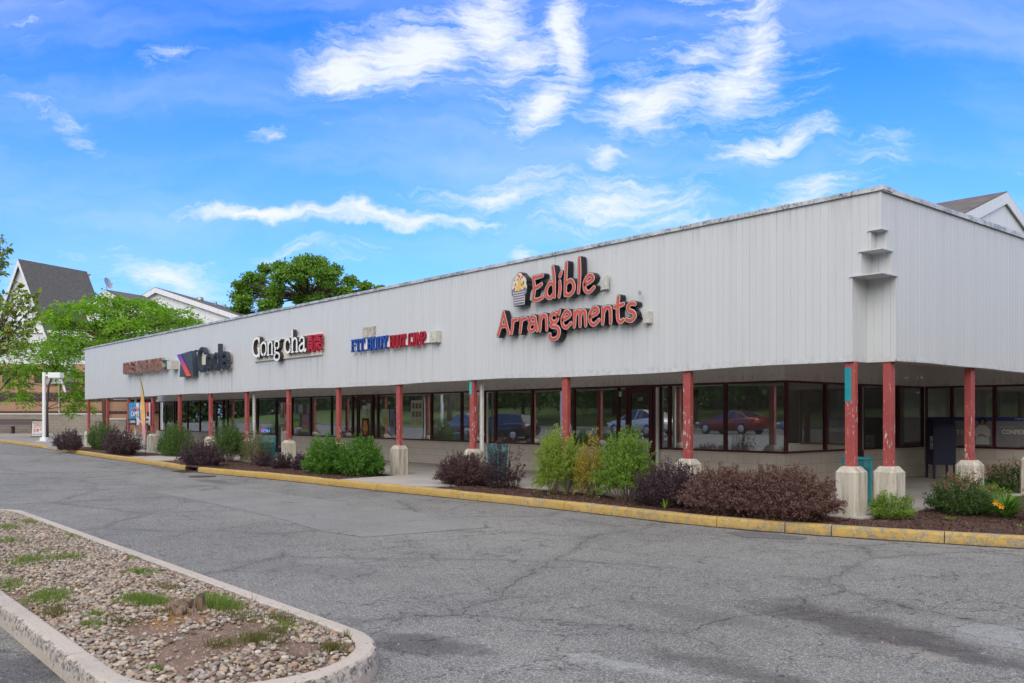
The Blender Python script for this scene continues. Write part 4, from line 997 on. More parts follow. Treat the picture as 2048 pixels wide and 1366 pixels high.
GL = {
 'E': (.50, [[(.52,1.0),(.30,.97),(.06,.97)],[(.06,.97),(.11,.5),(.05,.03)],[(.05,.03),(.3,.0),(.54,.08)],[(.10,.52),(.26,.54),(.46,.64)]]),
 'd': (.46, [[(.40,.52),(.24,.62),(.06,.40),(.07,.10),(.24,.0),(.41,.16)],[(.36,1.27),(.42,.8),(.42,.45),(.43,.03)]]),
 'i': (.12, [[(.08,.62),(.09,.3),(.04,.0)],[(.15,.98),(.08,.83)]]),
 'b': (.46, [[(.12,1.33),(.08,.7),(.05,.03)],[(.07,.10),(.22,.0),(.42,.14),(.45,.40),(.30,.60),(.10,.50)]]),
 'l': (.12, [[(.09,1.42),(.10,.75),(.05,.05)]]),
 'e': (.45, [[(.07,.33),(.22,.38),(.42,.50),(.34,.66),(.20,.64),(.05,.42),(.07,.12),(.24,0),(.46,.16)]]),
 'A': (.58, [[(.28,1.0),(.14,.45),(-.04,-.03)],[(.28,1.0),(.42,.5),(.58,.0)],[(.1,.36),(.28,.38),(.46,.36)]]),
 'r': (.34, [[(.08,.62),(.08,.3),(.03,0)],[(.08,.38),(.18,.58),(.36,.60)]]),
 'a': (.44, [[(.38,.56),(.22,.63),(.05,.50),(.14,.40)],[(.40,.30),(.20,.36),(.04,.20),(.12,.02),(.28,.03),(.39,.18)],[(.36,.58),(.41,.30),(.46,.02)]]),
 'n': (.42, [[(.06,.62),(.07,.3),(.05,0)],[(.07,.38),(.20,.62),(.36,.58),(.40,.30),(.40,0)]]),
 'g': (.46, [[(.40,.50),(.26,.66),(.08,.58),(.07,.38),(.22,.28),(.38,.36),(.40,.50)],[(.50,.74),(.44,.60),(.36,.58)],[(.16,.30),(.06,.18),(.14,.10),(.36,.06),(.48,-.12),(.38,-.38),(.16,-.44),(.02,-.34),(.02,-.22)]]),
 'm': (.60, [[(.06,.62),(.07,.3),(.05,0)],[(.07,.38),(.18,.62),(.30,.56),(.32,.30),(.32,0)],[(.33,.38),(.42,.60),(.54,.56),(.57,.3),(.58,0)]]),
 't': (.38, [[(.20,.98),(.16,.55),(.18,.12),(.28,.0),(.40,.06)],[(.02,.60),(.2,.63),(.40,.68)]]),
 's': (.38, [[(.38,.62),(.24,.66),(.09,.56),(.14,.40),(.32,.30),(.37,.14),(.22,.0),(.02,.06)]]),
}
def text_sign(root, text, x0, x1, zb, cap, face_m, line_m, side_m, w=.062, yf=None, depth=.14, gap=.10, rot=0):
    tot = sum(GL[c][0]+gap for c in text)-gap; sx = (x1-x0)/tot; x = x0
    for c in text:
        wd, strokes = GL[c]; b = MB()
        for q, s in enumerate(strokes):
            pts = [((x+p[0]*sx), zb+p[1]*cap) for p in cr(s, 7)]
            e = q*.0006; tp = lambda t: 1-.12*abs(2*t-1)
            ribbon(b, pts, w+.024, yf+.006+e, yf+depth, 0, tp); ribbon(b, pts, w+.013, yf+.003+e, yf+.02, 1, tp); ribbon(b, pts, w, yf-.002+e, yf+.01, 2, tp)
        b.build('letter', [side_m, line_m, face_m], root); x += (wd+gap)*sx
M['sign_red'] = plain('faded_red_face', (.50, .085, .060), .35, 0, .14, 5); M['sign_white'] = flat('sign_outline', (.62, .56, .53)); M['sign_black'] = plain('sign_returns', (.012, .010, .016), .3)
YF = FY-.19
ed = thing('shop_sign', 'large red hand-lettered sign reading Edible Arrangements with a fruit basket emblem', 'sign', (0, 0, 0))
text_sign(ed, 'Edible', -13.60, -11.84, 4.0, .48, M['sign_red'], M['sign_white'], M['sign_black'], .033, YF, .15, .15)
text_sign(ed, 'Arrangements', -14.68, -10.80, 3.37, .47, M['sign_red'], M['sign_white'], M['sign_black'], .033, YF, .15, .125)
b = MB(); b.box(-14.05, -11.62, FY-.05, FY-.001, 4.03, 4.25, bev=.006); b.box(-14.4, -10.70, FY-.05, FY-.001, 3.42, 3.60, bev=.006); b.build('raceway', M['siding'], ed)
b = MB(); b.box(-11.66, -11.56, FY-.13, FY-.051, 4.02, 4.30, bev=.006); b.build('junction_box', M['grey_box'], ed); b = MB(); b.box(-10.66, -10.53, FY-.13, FY-.001, 3.30, 3.52, bev=.006); b.build('junction_box', M['grey_box'], ed)
def disc(mb, cx, cz, rx, rz, y0, y1, m, n=18, wob=0, ph=0):
    b = len(mb.v)
    for y in (y0, y1):
        for k in range(n):
            a = 2*math.pi*k/n; r = 1+wob*math.cos(5*a+ph); mb.v.append((cx+rx*r*math.cos(a), y, cz+rz*r*math.sin(a)))
    mb.face([b+k for k in range(n)], m); mb.face([b+n+k for k in range(n-1, -1, -1)], m)
    for k in range(n): mb.face((b+k, b+n+k, b+n+(k+1) % n, b+(k+1) % n), m)
def polyp(mb, pts, y0, y1, m):
    n = len(pts); b = len(mb.v)
    for y in (y0, y1): mb.v += [(p[0], y, p[1]) for p in pts]
    mb.face([b+k for k in range(n)], m); mb.face([b+n+k for k in range(n-1, -1, -1)], m)
    for k in range(n): mb.face((b+k, b+n+k, b+n+(k+1) % n, b+(k+1) % n), m)
# basket emblem
e = MB(); cx, z0 = -14.01, 3.96
def bl(s, y0, y1, m, g=0):
    polyp(e, [(cx-.185*s-g, z0+.30+g), (cx-.15*s-g, z0-g), (cx+.15*s+g, z0-g), (cx+.185*s+g, z0+.30+g)], y0, y1, m)
    for (dx, dz, r) in ((-.13,.34,.10),(.13,.34,.10),(-.11,.46,.10),(.11,.46,.10),(0,.40,.14),(0,.56,.09),(-.04,.50,.10),(.05,.50,.10)):
        disc(e, cx+dx, z0+dz, r+g, r+g, y0+random.uniform(.0001, .0009), y1, m if not g else m, 16)
bl(1, YF+.01, FY-.03, 0, .028); bl(1, YF+.006, YF+.02, 1, .014)
polyp(e, [(cx-.185, z0+.30), (cx-.15, z0), (cx+.15, z0), (cx+.185, z0+.30)], YF+.001, YF+.01, 2)
for i in range(5): e.add([(cx-.155-.006*i, YF-.002, z0+.035+i*.05), (cx+.155+.006*i, YF-.002, z0+.045+i*.05), (cx+.158+.006*i, YF-.002, z0+.062+i*.05), (cx-.158-.006*i, YF-.002, z0+.052+i*.05)], [(0, 1, 2, 3)], 1)
for sx in (-1, 1): ribbon(e, cr([(cx+sx*.17, z0+.18), (cx+sx*.22, z0+.24), (cx+sx*.20, z0+.32), (cx+sx*.15, z0+.30)], 5), .016, YF-.001, YF+.02, 2)
for (dx, dz, r, m) in ((-.12,.36,.075,3),(.12,.37,.075,3),(-.10,.48,.075,3),(.10,.47,.08,3),(0,.58,.075,3)): disc(e, cx+dx, z0+dz, r, r, YF+.0005, YF+.009, m, 16)
disc(e, cx, z0+.47, .12, .14, YF+.0002, YF+.009, 3, 18)
for (dx, dz, r) in ((-.01,.34,.065),(.02,.46,.055),(.14,.37,.04)): disc(e, cx+dx, z0+dz, r, r, YF-.004, YF+.004, 4, 20, .22, dx*9)
for (dx, dz) in ((-.03,.52),(.05,.52),(-.14,.34),(.10,.56),(-.02,.61),(.08,.40),(.02,.575),(-.11,.42)): disc(e, cx+dx, z0+dz, .020, .030, YF-.003, YF+.003, 5, 12)
for (dx, dz) in ((-.14,.52),(.15,.46)): disc(e, cx+dx, z0+dz, .028, .02, YF-.0035, YF+.003, 6, 10)
e.build('emblem', [M['sign_black'], flat('emblem_cream', (.62,.58,.50)), flat('basket_slate', (.16,.16,.24)), flat('fruit_cream', (.66,.56,.42)), flat('fruit_yellow', (.66,.44,.06)), flat('berry_red', (.48,.07,.06)), flat('teal_sign', (.12,.32,.33))], ed)
e = MB(); b = e; disc(b, -10.73, 3.86, .035, .045, FY-.14, FY-.13, 0, 16); e.build('registered_mark', M['steel'], ed)
# built-in font text as mesh
def text_mesh(name, s, x0, x1, z0, z1, y, depth, mats, parent, bold=0.0, shear=0, rot=None):
    cu = bpy.data.curves.new(name, 'FONT'); cu.body = s; cu.size = 1; cu.extrude = .5; cu.offset = bold; cu.resolution_u = 3; cu.shear = shear
    to = bpy.data.objects.new(name, cu); COL.objects.link(to); bpy.context.view_layer.update()
    me = bpy.data.meshes.new_from_object(to.evaluated_get(bpy.context.evaluated_depsgraph_get())); bpy.data.objects.remove(to); bpy.data.curves.remove(cu)
    co = np.empty(len(me.vertices)*3, np.float32); me.vertices.foreach_get('co', co); co = co.reshape(-1, 3)
    mn, mx = co.min(0), co.max(0); out = np.empty_like(co)
    out[:, 0] = x0+(co[:, 0]-mn[0])/(mx[0]-mn[0])*(x1-x0); out[:, 2] = z0+(co[:, 1]-mn[1])/(mx[1]-mn[1])*(z1-z0); out[:, 1] = y+(mx[2]-co[:, 2])/(mx[2]-mn[2])*depth
    me.vertices.foreach_set('co', out.ravel()); me.materials.clear()
    for mt in mats: me.materials.append(mt)
    nz = np.empty(len(me.polygons)*3, np.float32); me.polygons.foreach_get('normal', nz)
    me.update()
    idx = np.array([0 if abs(p.normal.y) > .8 and p.center.y < y+depth*.5 else min(1, len(mats)-1) for p in me.polygons], dtype=np.int32); me.polygons.foreach_set('material_index', idx)
    a = me.attributes.new('tone', 'FLOAT', 'FACE')
    me.name = name; o = bpy.data.objects.new(name, me); COL.objects.link(o)
    if parent is not None: o.parent = parent
    return o
def word(root, s, x0, x1, zb, cap, y, depth, mats, bold, gap=.02, low=None, widths=None, xh=.72):
    """each character is its own mesh"""
    wd = widths or {}; ws = [wd.get(c, 1) for c in s]; g = (x1-x0)*gap; u = ((x1-x0)-g*(len(s)-1))/sum(ws); x = x0
    for c, w_ in zip(s, ws):
        if c != ' ':
            h = cap if (c.isupper() or c in 'dhlbtkif0123456789') else cap*xh; z = zb
            if c == 'g': z = zb-cap*.28; h = cap*xh+cap*.28
            text_mesh('letter', c, x, x+w_*u, z, z+h, y, depth, mats, root, bold)
        x += w_*u+g
M['sign_blue'] = plain('blue_face', (.020, .085, .36), .4); M['sign_blue_d'] = plain('blue_returns', (.010, .045, .24), .4); M['sign_red2'] = plain('bright_red_face', (.42, .018, .035), .4); M['sign_red2_d'] = plain('red_returns', (.27, .012, .022), .4)
fb = thing('shop_sign', 'blue and red block letter sign reading Fit Body Boot Camp', 'sign', (0, 0, 0))
def slab_word(root, s, x0, x1, zb, cap, y, dep, mats):
    """block letters with slab serifs, each its own mesh"""
    S = {'F':[[(.1,0),(.1,1)],[(0,1),(.9,1)],[(.1,.52),(.7,.52)],[(-.05,0),(.35,0)],[(.9,1),(.9,.8)]],'I':[[(.45,0),(.45,1)],[(.15,0),(.75,0)],[(.15,1),(.75,1)]],
         'T':[[(.5,0),(.5,1)],[(0,1),(1,1)],[(0,1),(0,.75)],[(1,1),(1,.75)],[(.3,0),(.7,0)]],'B':[[(.1,0),(.1,1)],[(-.02,1),(.75,1)],[(.75,1),(.88,.78),(.75,.54)],[(.1,.52),(.78,.52)],[(.78,.5),(.92,.25),(.78,0)],[(-.02,0),(.78,0)]],
         'O':[[(.05,.15),(.05,.85)],[(.05,.85),(.25,1),(.75,1),(.95,.85)],[(.95,.85),(.95,.15)],[(.95,.15),(.75,0),(.25,0),(.05,.15)]],'D':[[(.1,0),(.1,1)],[(-.02,1),(.7,1),(.95,.8),(.95,.2),(.7,0),(-.02,0)]],
         'Y':[[(.05,1),(.5,.45)],[(.95,1),(.5,.45)],[(.5,.45),(.5,0)],[(.3,0),(.7,0)],[(-.08,1),(.2,1)],[(.8,1),(1.08,1)]],'C':[[(.95,.75),(.95,1)],[(.95,.85),(.75,1),(.25,1),(.05,.85),(.05,.15),(.25,0),(.75,0),(.95,.15),(.95,.3)]],
         'A':[[(.1,0),(.5,1)],[(.5,1),(.9,0)],[(.25,.32),(.75,.32)],[(-.05,0),(.25,0)],[(.75,0),(1.05,0)],[(.3,1),(.55,1)]],'M':[[(.05,0),(.05,1)],[(.05,1),(.5,.35)],[(.5,.35),(.95,1)],[(.95,1),(.95,0)],[(-.08,0),(.2,0)],[(.8,0),(1.08,0)]],
         'P':[[(.1,0),(.1,1)],[(-.02,1),(.75,1),(.92,.85),(.92,.6),(.75,.45),(.1,.45)],[(-.02,0),(.35,0)]],
         'G':[[(.95,.75),(.95,.95)],[(.95,.85),(.75,1),(.25,1),(.05,.85),(.05,.15),(.25,0),(.75,0),(.95,.15),(.95,.5),(.6,.5)]],'R':[[(.1,0),(.1,1)],[(-.02,1),(.75,1),(.92,.85),(.92,.6),(.75,.5),(.1,.5)],[(.5,.5),(.95,0)]],
         'E':[[(.1,0),(.1,1)],[(.1,1),(.9,1)],[(.1,.52),(.75,.52)],[(.1,0),(.9,0)]],'L':[[(.1,1),(.1,0)],[(.1,0),(.9,0)]],'N':[[(.08,0),(.08,1)],[(.08,1),(.92,0)],[(.92,0),(.92,1)]],'H':[[(.08,0),(.08,1)],[(.92,0),(.92,1)],[(.08,.5),(.92,.5)]],
         'S':[[(.92,.8),(.75,1),(.25,1),(.06,.8),(.25,.55),(.75,.45),(.94,.2),(.75,0),(.25,0),(.06,.2)]]}
    W_ = {'I': .6, ' ': .45, 'M': 1.25}; tot = sum(W_.get(c, 1) for c in s)+.34*(len(s)-1); u = (x1-x0)/tot; x = x0; bw_ = min(.115*u, .13*cap)
    for c in s:
        ww = W_.get(c, 1)*u
        if c != ' ':
            b = MB()
            for q, st_ in enumerate(S[c]):
                P = [(x+p[0]*ww*(1 if c != 'I' else 1/.9), zb+bw_*.5+p[1]*(cap-bw_)) for p in st_]
                if len(P) == 2:
                    d = np.array(P[1])-np.array(P[0]); d = d/np.linalg.norm(d)*bw_*.9; P = [tuple(np.array(P[0])-d), tuple(np.array(P[1])+d)]
                ribbon(b, P, bw_, y+q*.0007, y+dep, 0, None, False); 
                v0 = len(b.f)
            bb = b
            for i, f in enumerate(bb.f):
                ys = [bb.v[k][1] for k in f]
                if max(ys)-min(ys) > .01 or min(ys) > y+dep*.5: bb.m[i] = 1
            bb.build('letter', mats, root)
        x += ww+.34*u
slab_word(fb, 'FIT BODY', -20.92, -19.18, 3.345, .315, YF+.04, .06, [M['sign_blue'], M['sign_blue_d']])
slab_word(fb, 'BOOT CAMP', -19.03, -17.5, 3.34, .31, YF+.04, .06, [M['sign_red2'], M['sign_red2_d']])
b = MB(); b.box(-20.8, -17.3, FY-.08, FY-.001, 3.38, 3.60, bev=.006); b.build('raceway', M['white'], fb)
b = MB(); b.box(-17.28, -17.02, FY-.17, FY-.001, 3.36, 3.64, bev=.01); b.lathe([(.05, -.01), (.05, 0), (0, 0)], (-17.15, FY-.171, 3.48), 12, axis='Y'); b.build('junction_box', M['grey_box'], fb)
# repair panel above it
b = MB(); x0, x1 = xat(727, FY), xat(752, FY); b.box(x0, x1, FY-.03, FY-.001, 3.70, 3.98, bev=.006); b.box(x0+.06, x1-.04, FY-.034, FY-.03, 3.75, 3.96)
o = b.build('vent_panel', plain('rust_stained_panel', (.42, .38, .33), .7, 0, .5, 9)); tag(o, 'small rust stained panel on the siding above the Fit Body sign', 'panel')
# Gong cha: white serif letters in front of a cream panel
gc = thing('shop_sign', 'cream panel sign with white serif letters reading Gong cha and a red seal character', 'sign', (0, 0, 0))
M['cream'] = flat('cream_panel', (.58, .56, .49)); M['bone'] = flat('white_letter_face', (.74, .78, .78)); M['brown'] = flat('brown_returns', (.055, .035, .030))
b = MB(); b.box(xat(506, FY-.05)+.1, xat(643, FY-.05), FY-.06, FY-.001, 3.36, 4.0, bev=.01); b.build('panel', M['cream'], gc)
SER = {
 'G': (1.05, [([(.92,.80),(.80,.96),(.55,1.0),(.22,.86),(.08,.5),(.22,.14),(.55,0),(.82,.08),(.90,.2)], 1.0), ([(.90,.0),(.90,.42)], 1.1), ([(.70,.43),(1.0,.43)], .4), ([(.93,.72),(.93,1.0)], .5)]),
 'o': (.72, [([(.36,.0),(.10,.12),(.04,.36),(.10,.60),(.36,.70),(.62,.60),(.68,.36),(.62,.12),(.36,.0)], .85)]),
 'n': (.80, [([(.16,.02),(.16,.66)], 1.0), ([(.02,.66),(.18,.66)], .4), ([(.16,.50),(.36,.69),(.58,.64),(.63,.48)], .75), ([(.63,.5),(.63,.02)], 1.0), ([(.02,.0),(.32,.0)], .4), ([(.48,.0),(.78,.0)], .4)]),
 'g': (.75, [([(.34,.28),(.12,.34),(.08,.49),(.14,.64),(.34,.70),(.54,.64),(.60,.49),(.54,.34),(.34,.28)], .8), ([(.50,.64),(.62,.72),(.74,.72)], .55), ([(.22,.30),(.10,.18),(.20,.08),(.50,.04),(.66,-.10),(.56,-.28),(.30,-.32),(.08,-.24),(.06,-.10),(.18,.02)], .8)]),
 'c': (.62, [([(.56,.52),(.48,.66),(.32,.70),(.10,.58),(.04,.36),(.10,.12),(.34,.0),(.54,.06),(.60,.16)], .85)]),
 'h': (.80, [([(.16,.02),(.16,1.08)], 1.0), ([(.02,1.08),(.18,1.08)], .4), ([(.16,.50),(.36,.69),(.58,.64),(.63,.48)], .75), ([(.63,.5),(.63,.02)], 1.0), ([(.02,.0),(.32,.0)], .4), ([(.48,.0),(.78,.0)], .4)]),
 'a': (.70, [([(.10,.54),(.16,.66),(.34,.70),(.50,.62),(.52,.50)], .75), ([(.52,.52),(.52,.10),(.60,.0),(.70,.04)], 1.0), ([(.52,.40),(.28,.36),(.06,.24),(.06,.08),(.22,.0),(.40,.04),(.52,.16)], .8)]),
}
def serif(root, s, x0, x1, zb, cap, w_, yf, dep, mats):
    tot = sum(SER[c][0] for c in s)+.06*(len(s)-1); u = (x1-x0)/tot; x = x0
    for c in s:
        b = MB()
        for q, (st_, k) in enumerate(SER[c][1]):
            P = [(x+p[0]*u, zb+p[1]*cap) for p in (cr(st_, 6) if len(st_) > 2 else st_)]
            ribbon(b, P, w_*k+.008, yf+.004+q*.0006, yf+dep, 1); ribbon(b, P, w_*k, yf-.001+q*.0006, yf+.01, 0)
        b.build('letter', mats, root); x += (SER[c][0]+.06)*u
serif(gc, 'Gong', xat(504, YF), xat(560, YF), 3.52, .58, .042, YF+.0, .13, [M['bone'], M['brown']])
serif(gc, 'cha', xat(569, YF), xat(611, YF), 3.52, .58, .042, YF+.0, .13, [M['bone'], M['brown']])
b = MB(); gx0, gx1, gz0, gz1 = xat(613.5, YF+.02), xat(639.5, YF+.02), 3.47, 3.93
ST = [[(0,1),(.45,1)],[(.05,.86),(.42,.86)],[(.06,.72),(.42,.72)],[(.08,.72),(.08,.25)],[(.40,.72),(.40,.25)],[(.08,.56),(.40,.56)],[(.08,.40),(.40,.40)],[(.08,.26),(.40,.26)],[(.16,.26),(.04,.0)],[(.32,.26),(.44,.0)],[(.23,1),(.23,.86)],
      [(.52,.98),(1,.98)],[(.62,.86),(.55,.74)],[(.88,.86),(.98,.74)],[(.75,.90),(.52,.58)],[(.75,.90),(1,.58)],[(.54,.48),(1,.48)],[(.76,.60),(.76,.0)],[(.74,.44),(.52,.10)],[(.78,.44),(1,.10)],[(.62,.7),(.9,.7)],[(.68,1.05),(.68,.9)],[(.86,1.05),(.86,.9)]]
for q, s in enumerate(ST):
    ribbon(b, [(gx0+p[0]*(gx1-gx0), gz0+p[1]*(gz1-gz0)) for p in s], .024, YF+.02+q*.0005, FY-.06, 0, None, False)
b.build('seal_character', M['sign_red2'], gc)
# iCode
ic = thing('shop_sign', 'charcoal sign reading iCode with a slanted emblem crossed by a blue to orange bar', 'sign', (0, 0, 0))
M['char'] = plain('charcoal_returns', (.050, .056, .072), .35); M['char_f'] = plain('charcoal_face', (.012, .013, .017), .35)
yi = FY-.24; SC = {
 'i': (.28, [[(.14,.04),(.14,.68)],[(.14,.90),(.14,.98)]]), 'C': (.78, [[(.74,.80),(.62,.97),(.36,.99),(.12,.82),(.06,.5),(.12,.18),(.36,.02),(.62,.04),(.74,.2)]]),
 'o': (.62, [[(.31,.02),(.10,.12),(.06,.35),(.10,.58),(.31,.68),(.52,.58),(.56,.35),(.52,.12),(.31,.02)]]), 'd': (.66, [[(.54,.2),(.31,.02),(.10,.12),(.06,.35),(.10,.58),(.31,.68),(.54,.5)],[(.57,.03),(.57,1.10)]]),
 'e': (.62, [[(.08,.36),(.55,.37)],[(.55,.37),(.50,.60),(.31,.68),(.10,.58),(.06,.35),(.10,.12),(.31,.02),(.55,.12)]])}
xs0, xs1 = xat(387, yi), xat(454, yi); tot = sum(SC[c][0] for c in 'iCode')+.11*4; u = (xs1-xs0)/tot; x = xs0
for c in 'iCode':
    b = MB()
    for q, s in enumerate(SC[c][1]):
        P = [(x+p[0]*u, 3.22+p[1]*.80) for p in (cr(s, 5) if len(s) > 2 else s)]
        ribbon(b, P, .056, yi+.002+q*.0007, yi+.14, 0, None, len(s) > 2); ribbon(b, P, .038, yi-.002+q*.0007, yi+.01, 1, None, len(s) > 2)
    b.build('letter', [M['char'], M['char_f']], ic); x += (SC[c][0]+.11)*u
b = MB(); b.box(xat(404, FY), xat(461, FY-.05), FY-.11, FY-.001, 3.45, 3.80, bev=.006); b.build('raceway', M['cream'], ic)
lx = lambda p: xat(p, yi)
b = MB(); polyp(b, [(lx(357), 3.93), (lx(381), 4.0), (lx(385), 3.08), (lx(374), 3.08)], yi+.03, yi+.2, 0); polyp(b, [(lx(358), 3.08), (lx(359.5), 3.62), (lx(371), 3.08)], yi+.02, yi+.2, 0)
b.build('emblem', M['char'], ic)
def fn(n, p):
    z = n.sep(pos(n))[2]; r = n.n('ShaderNodeValToRGB'); n.put(r.inputs[0], n.rng(z, 3.10, 3.95)); els = r.color_ramp.elements
    els[0].color = (.75, .10, .03, 1); els[1].color = (.06, .05, .42, 1); e_ = els.new(.35); e_.color = (.62, .07, .09, 1); e_ = els.new(.65); e_.color = (.30, .06, .32, 1)
    n.put(p.inputs['Base Color'], r.outputs[0]); p.inputs['Roughness'].default_value = .35
M['gradbar'] = mat('gradient_bar', fn)
b = MB(); polyp(b, [(lx(354.5), 3.92), (lx(360.5), 3.93), (lx(381), 3.08), (lx(374), 3.08)], yi-.02, yi+.018, 0); b.build('bar', M['gradbar'], ic)
# GREAT LENGTHS
gl = thing('shop_sign', 'leftmost sign of brick red block letters with teal sides reading Great Lengths', 'sign', (0, 0, 0))
M['gl_f'] = plain('brick_red_face', (.28, .055, .035), .4, 0, .3, 9); M['gl_s'] = plain('weathered_returns', (.30, .24, .19), .5, 0, .4, 7); M['gl_t'] = plain('teal_returns', (.03, .16, .17), .5, 0, .3, 7)
yg = FY-.28; xm = xat(283, yg)
slab_word(gl, 'GREAT', xat(246, yg), xm-.15, 3.42, .46, yg, .13, [M['gl_f'], M['gl_s']]); slab_word(gl, 'LENGTHS', xm+.12, xat(324, yg), 3.42, .46, yg, .13, [M['gl_f'], M['gl_s']])
b = MB(); b.box(xm-.13, xm+.03, yg+.10, yg+.32, 3.44, 3.84); b.build('spacer', M['gl_t'], gl)
b = MB(); b.box(xat(250, FY-.1), xat(336, FY-.1), FY-.14, FY-.001, 3.50, 3.80, bev=.006); b.build('raceway', M['gl_t'], gl); b = MB(); b.box(xat(334, FY-.3), xat(341.5, FY-.3), FY-.30, FY-.001, 3.40, 3.74, bev=.006); b.build('junction_box', M['grey_box'], gl)
# ------------------------------------------------------------------ walkway things
M['teal_paint'] = M['teal']
def bin_(px, py, lab, r=.235, h=.78, z=.15):
    x, y = gnd(px, py, z); t = thing('trash_bin', lab, 'trash bin', (x, y+.0, z), 0, 'teal mesh trash bins along the walkway')
    m_ = MB(); n = 44; H = 9
    for sgn in (1, -1):
        for k in range(n):
            pts = []
            for i in range(7):
                f = i/6; a = 2*math.pi*k/n+sgn*f*1.25; rr = r*(.93+.07*f); pts.append((rr*math.cos(a), rr*math.sin(a), .03+(h-.06)*f))
            m_.tube(pts, .0042, 4, 0, .5, False)
    m_.build('mesh_side', M['teal'], t)
    b = MB()
    for z_, rr in ((h, r+.012), (.02, r*.93+.006)):
        pts = [(rr*math.cos(a), rr*math.sin(a), z_) for a in np.linspace(0, 2*math.pi, 33)]; b.tube(pts, .013, 8)
    b.build('rim', M['teal'], t, smooth=True); b = MB(); b.lathe([(r*.80, .02), (r*.84, h*.8), (r*.82, h*.8), (r*.78, .03), (0, .03)], n=24); b.build('liner', plain('dark_liner', (.03, .06, .065), .6), t, smooth=True); return t
bin_(1714, 1010, 'teal mesh trash bin behind the two corner posts'); bin_(995, 960, 'teal mesh trash bin half hidden by the spiky purple shrub'); bin_(535, 927, 'teal bin behind the sparse olive shrub', .25, .80)
# mailbox
mx, my = xat(1881, 21.35), 21.35
mbx = thing('mailbox', 'dark navy street mailbox with rounded top and four legs beside the corner windows', 'mailbox', (mx, my, .15), R_(42))
M['navy'] = plain('navy_enamel', (.014, .016, .052), .5, 0, .15, 6)
b = MB(); w2, d2, H0, H1 = .25, .28, .33, 1.12
prof = [(-d2, H0), (-d2, H1)]+[(-d2*math.cos(a), H1+.30*math.sin(a)) for a in np.linspace(.15, math.pi-.15, 12)]+[(d2, H1), (d2, H0)]
n = len(prof); b.v = [(-w2, p[0], p[1]) for p in prof]+[(w2, p[0], p[1]) for p in prof]
for i in range(n): b.face((i, (i+1) % n, n+(i+1) % n, n+i))
b.face(range(n-1, -1, -1)); b.face(range(n, 2*n)); b.build('body', M['navy'], mbx)
b = MB()
pr2 = [(-d2-.012, H1-.02)]+[((-d2-.012)*math.cos(a), H1+.342*math.sin(a)) for a in np.linspace(.05, 1.2, 6)]
for a, c in zip(pr2[:-1], pr2[1:]): b.quad((-w2+.03, a[0], a[1]), (w2-.03, a[0], a[1]), (w2-.03, c[0], c[1]), (-w2+.03, c[0], c[1]))
b.box(-w2+.08, w2-.08, -d2-.03, -d2-.012, H1+.03, H1+.06); b.build('hatch', M['navy'], mbx)
b = MB(); b.box(-w2+.02, w2-.02, -d2-.008, -d2-.001, .40, .98); b.lathe([(0, -.004), (.018, -.003), (.02, 0)], (0, -d2-.008, .93), 12, axis='Y'); b.build('door', M['navy'], mbx)
for sx in (-1, 1):
    for sy in (-1, 1): b = MB(); b.box(sx*w2-.025*(1+sx), sx*w2+.025*(1-sx), sy*d2-.025*(1+sy), sy*d2+.025*(1-sy), 0, H0-.001); b.build('leg', M['navy'], mbx)
M['paper'] = flat('paper', (.62, .62, .60)); M['ink'] = flat('ink', (.03, .03, .04))
b = MB(); b.box(-w2-.006, -w2-.001, -.25, -.05, .70, 1.0); b.build('label', M['paper'], mbx)
b = MB(); b.add([(-w2-.009, -.07, .80), (-w2-.009, -.23, .86), (-w2-.009, -.09, .97), (-w2-.009, -.15, .88)], [(0, 1, 3), (1, 2, 3)]); b.add([(-w2-.009, -.08, .74), (-w2-.009, -.22, .74), (-w2-.009, -.22, .765), (-w2-.009, -.08, .765)], [(0, 1, 2, 3)]); b.build('eagle_mark', M['ink'], mbx)
# ---- window posters
def poster(px0, px1, z0, z1, cols, lab, y=None, cat='poster', name='poster', words=None):
    y = (W-.005) if y is None else y
    x0, x1 = xat(px0, y), xat(px1, y); o = MB(); o.box(x0, x1, y-.003, y+.003, z0, z1, 0)
    mats = [flat('poster_ground', cols[0])]
    k = 1
    for (fx0, fx1, fz0, fz1, c) in cols[1]:
        o.quad((x0+(x1-x0)*fx0, y-.005-.0005*k, z0+(z1-z0)*fz0), (x0+(x1-x0)*fx1, y-.005-.0005*k, z0+(z1-z0)*fz0), (x0+(x1-x0)*fx1, y-.005-.0005*k, z0+(z1-z0)*fz1), (x0+(x1-x0)*fx0, y-.005-.0005*k, z0+(z1-z0)*fz1), k); mats.append(flat('poster_ink', c)); k += 1
    b = o.build(name, mats); tag(b, lab, cat)
    if words:
        for (s, fx0, fx1, fz0, fz1, c) in words:
            text_mesh('lettering', s, x0+(x1-x0)*fx0, x0+(x1-x0)*fx1, z0+(z1-z0)*fz0, z0+(z1-z0)*fz1, y-.012, .003, [flat('lettering_ink', c)], b, .01)
    return b
yel, gr = (.55, .42, .08), (.22, .38, .25)
cups = [(.12+.28*i, .32+.28*i, .10+.30*j, .30+.30*j, ((.55,.42,.10),(.30,.20,.10),(.35,.12,.06))[j]) for i in range(3) for j in range(3)]
poster(822, 846, 1.25, 2.12, ((.42,.55,.50), cups), 'tall pale green drinks poster with three rows of cups in the shop window')
poster(764, 778, 1.28, 1.85, ((.42,.55,.50), [(.15,.85,.12,.5,yel),(.2,.8,.62,.9,(.5,.55,.3))]), 'pale green poster with yellow drinks beside the door')
poster(780, 790, 1.0, 1.85, ((.22,.26,.36), [(.25,.7,.3,.6,(.25,.08,.06))]), 'narrow blue grey drinks poster beside a red post')
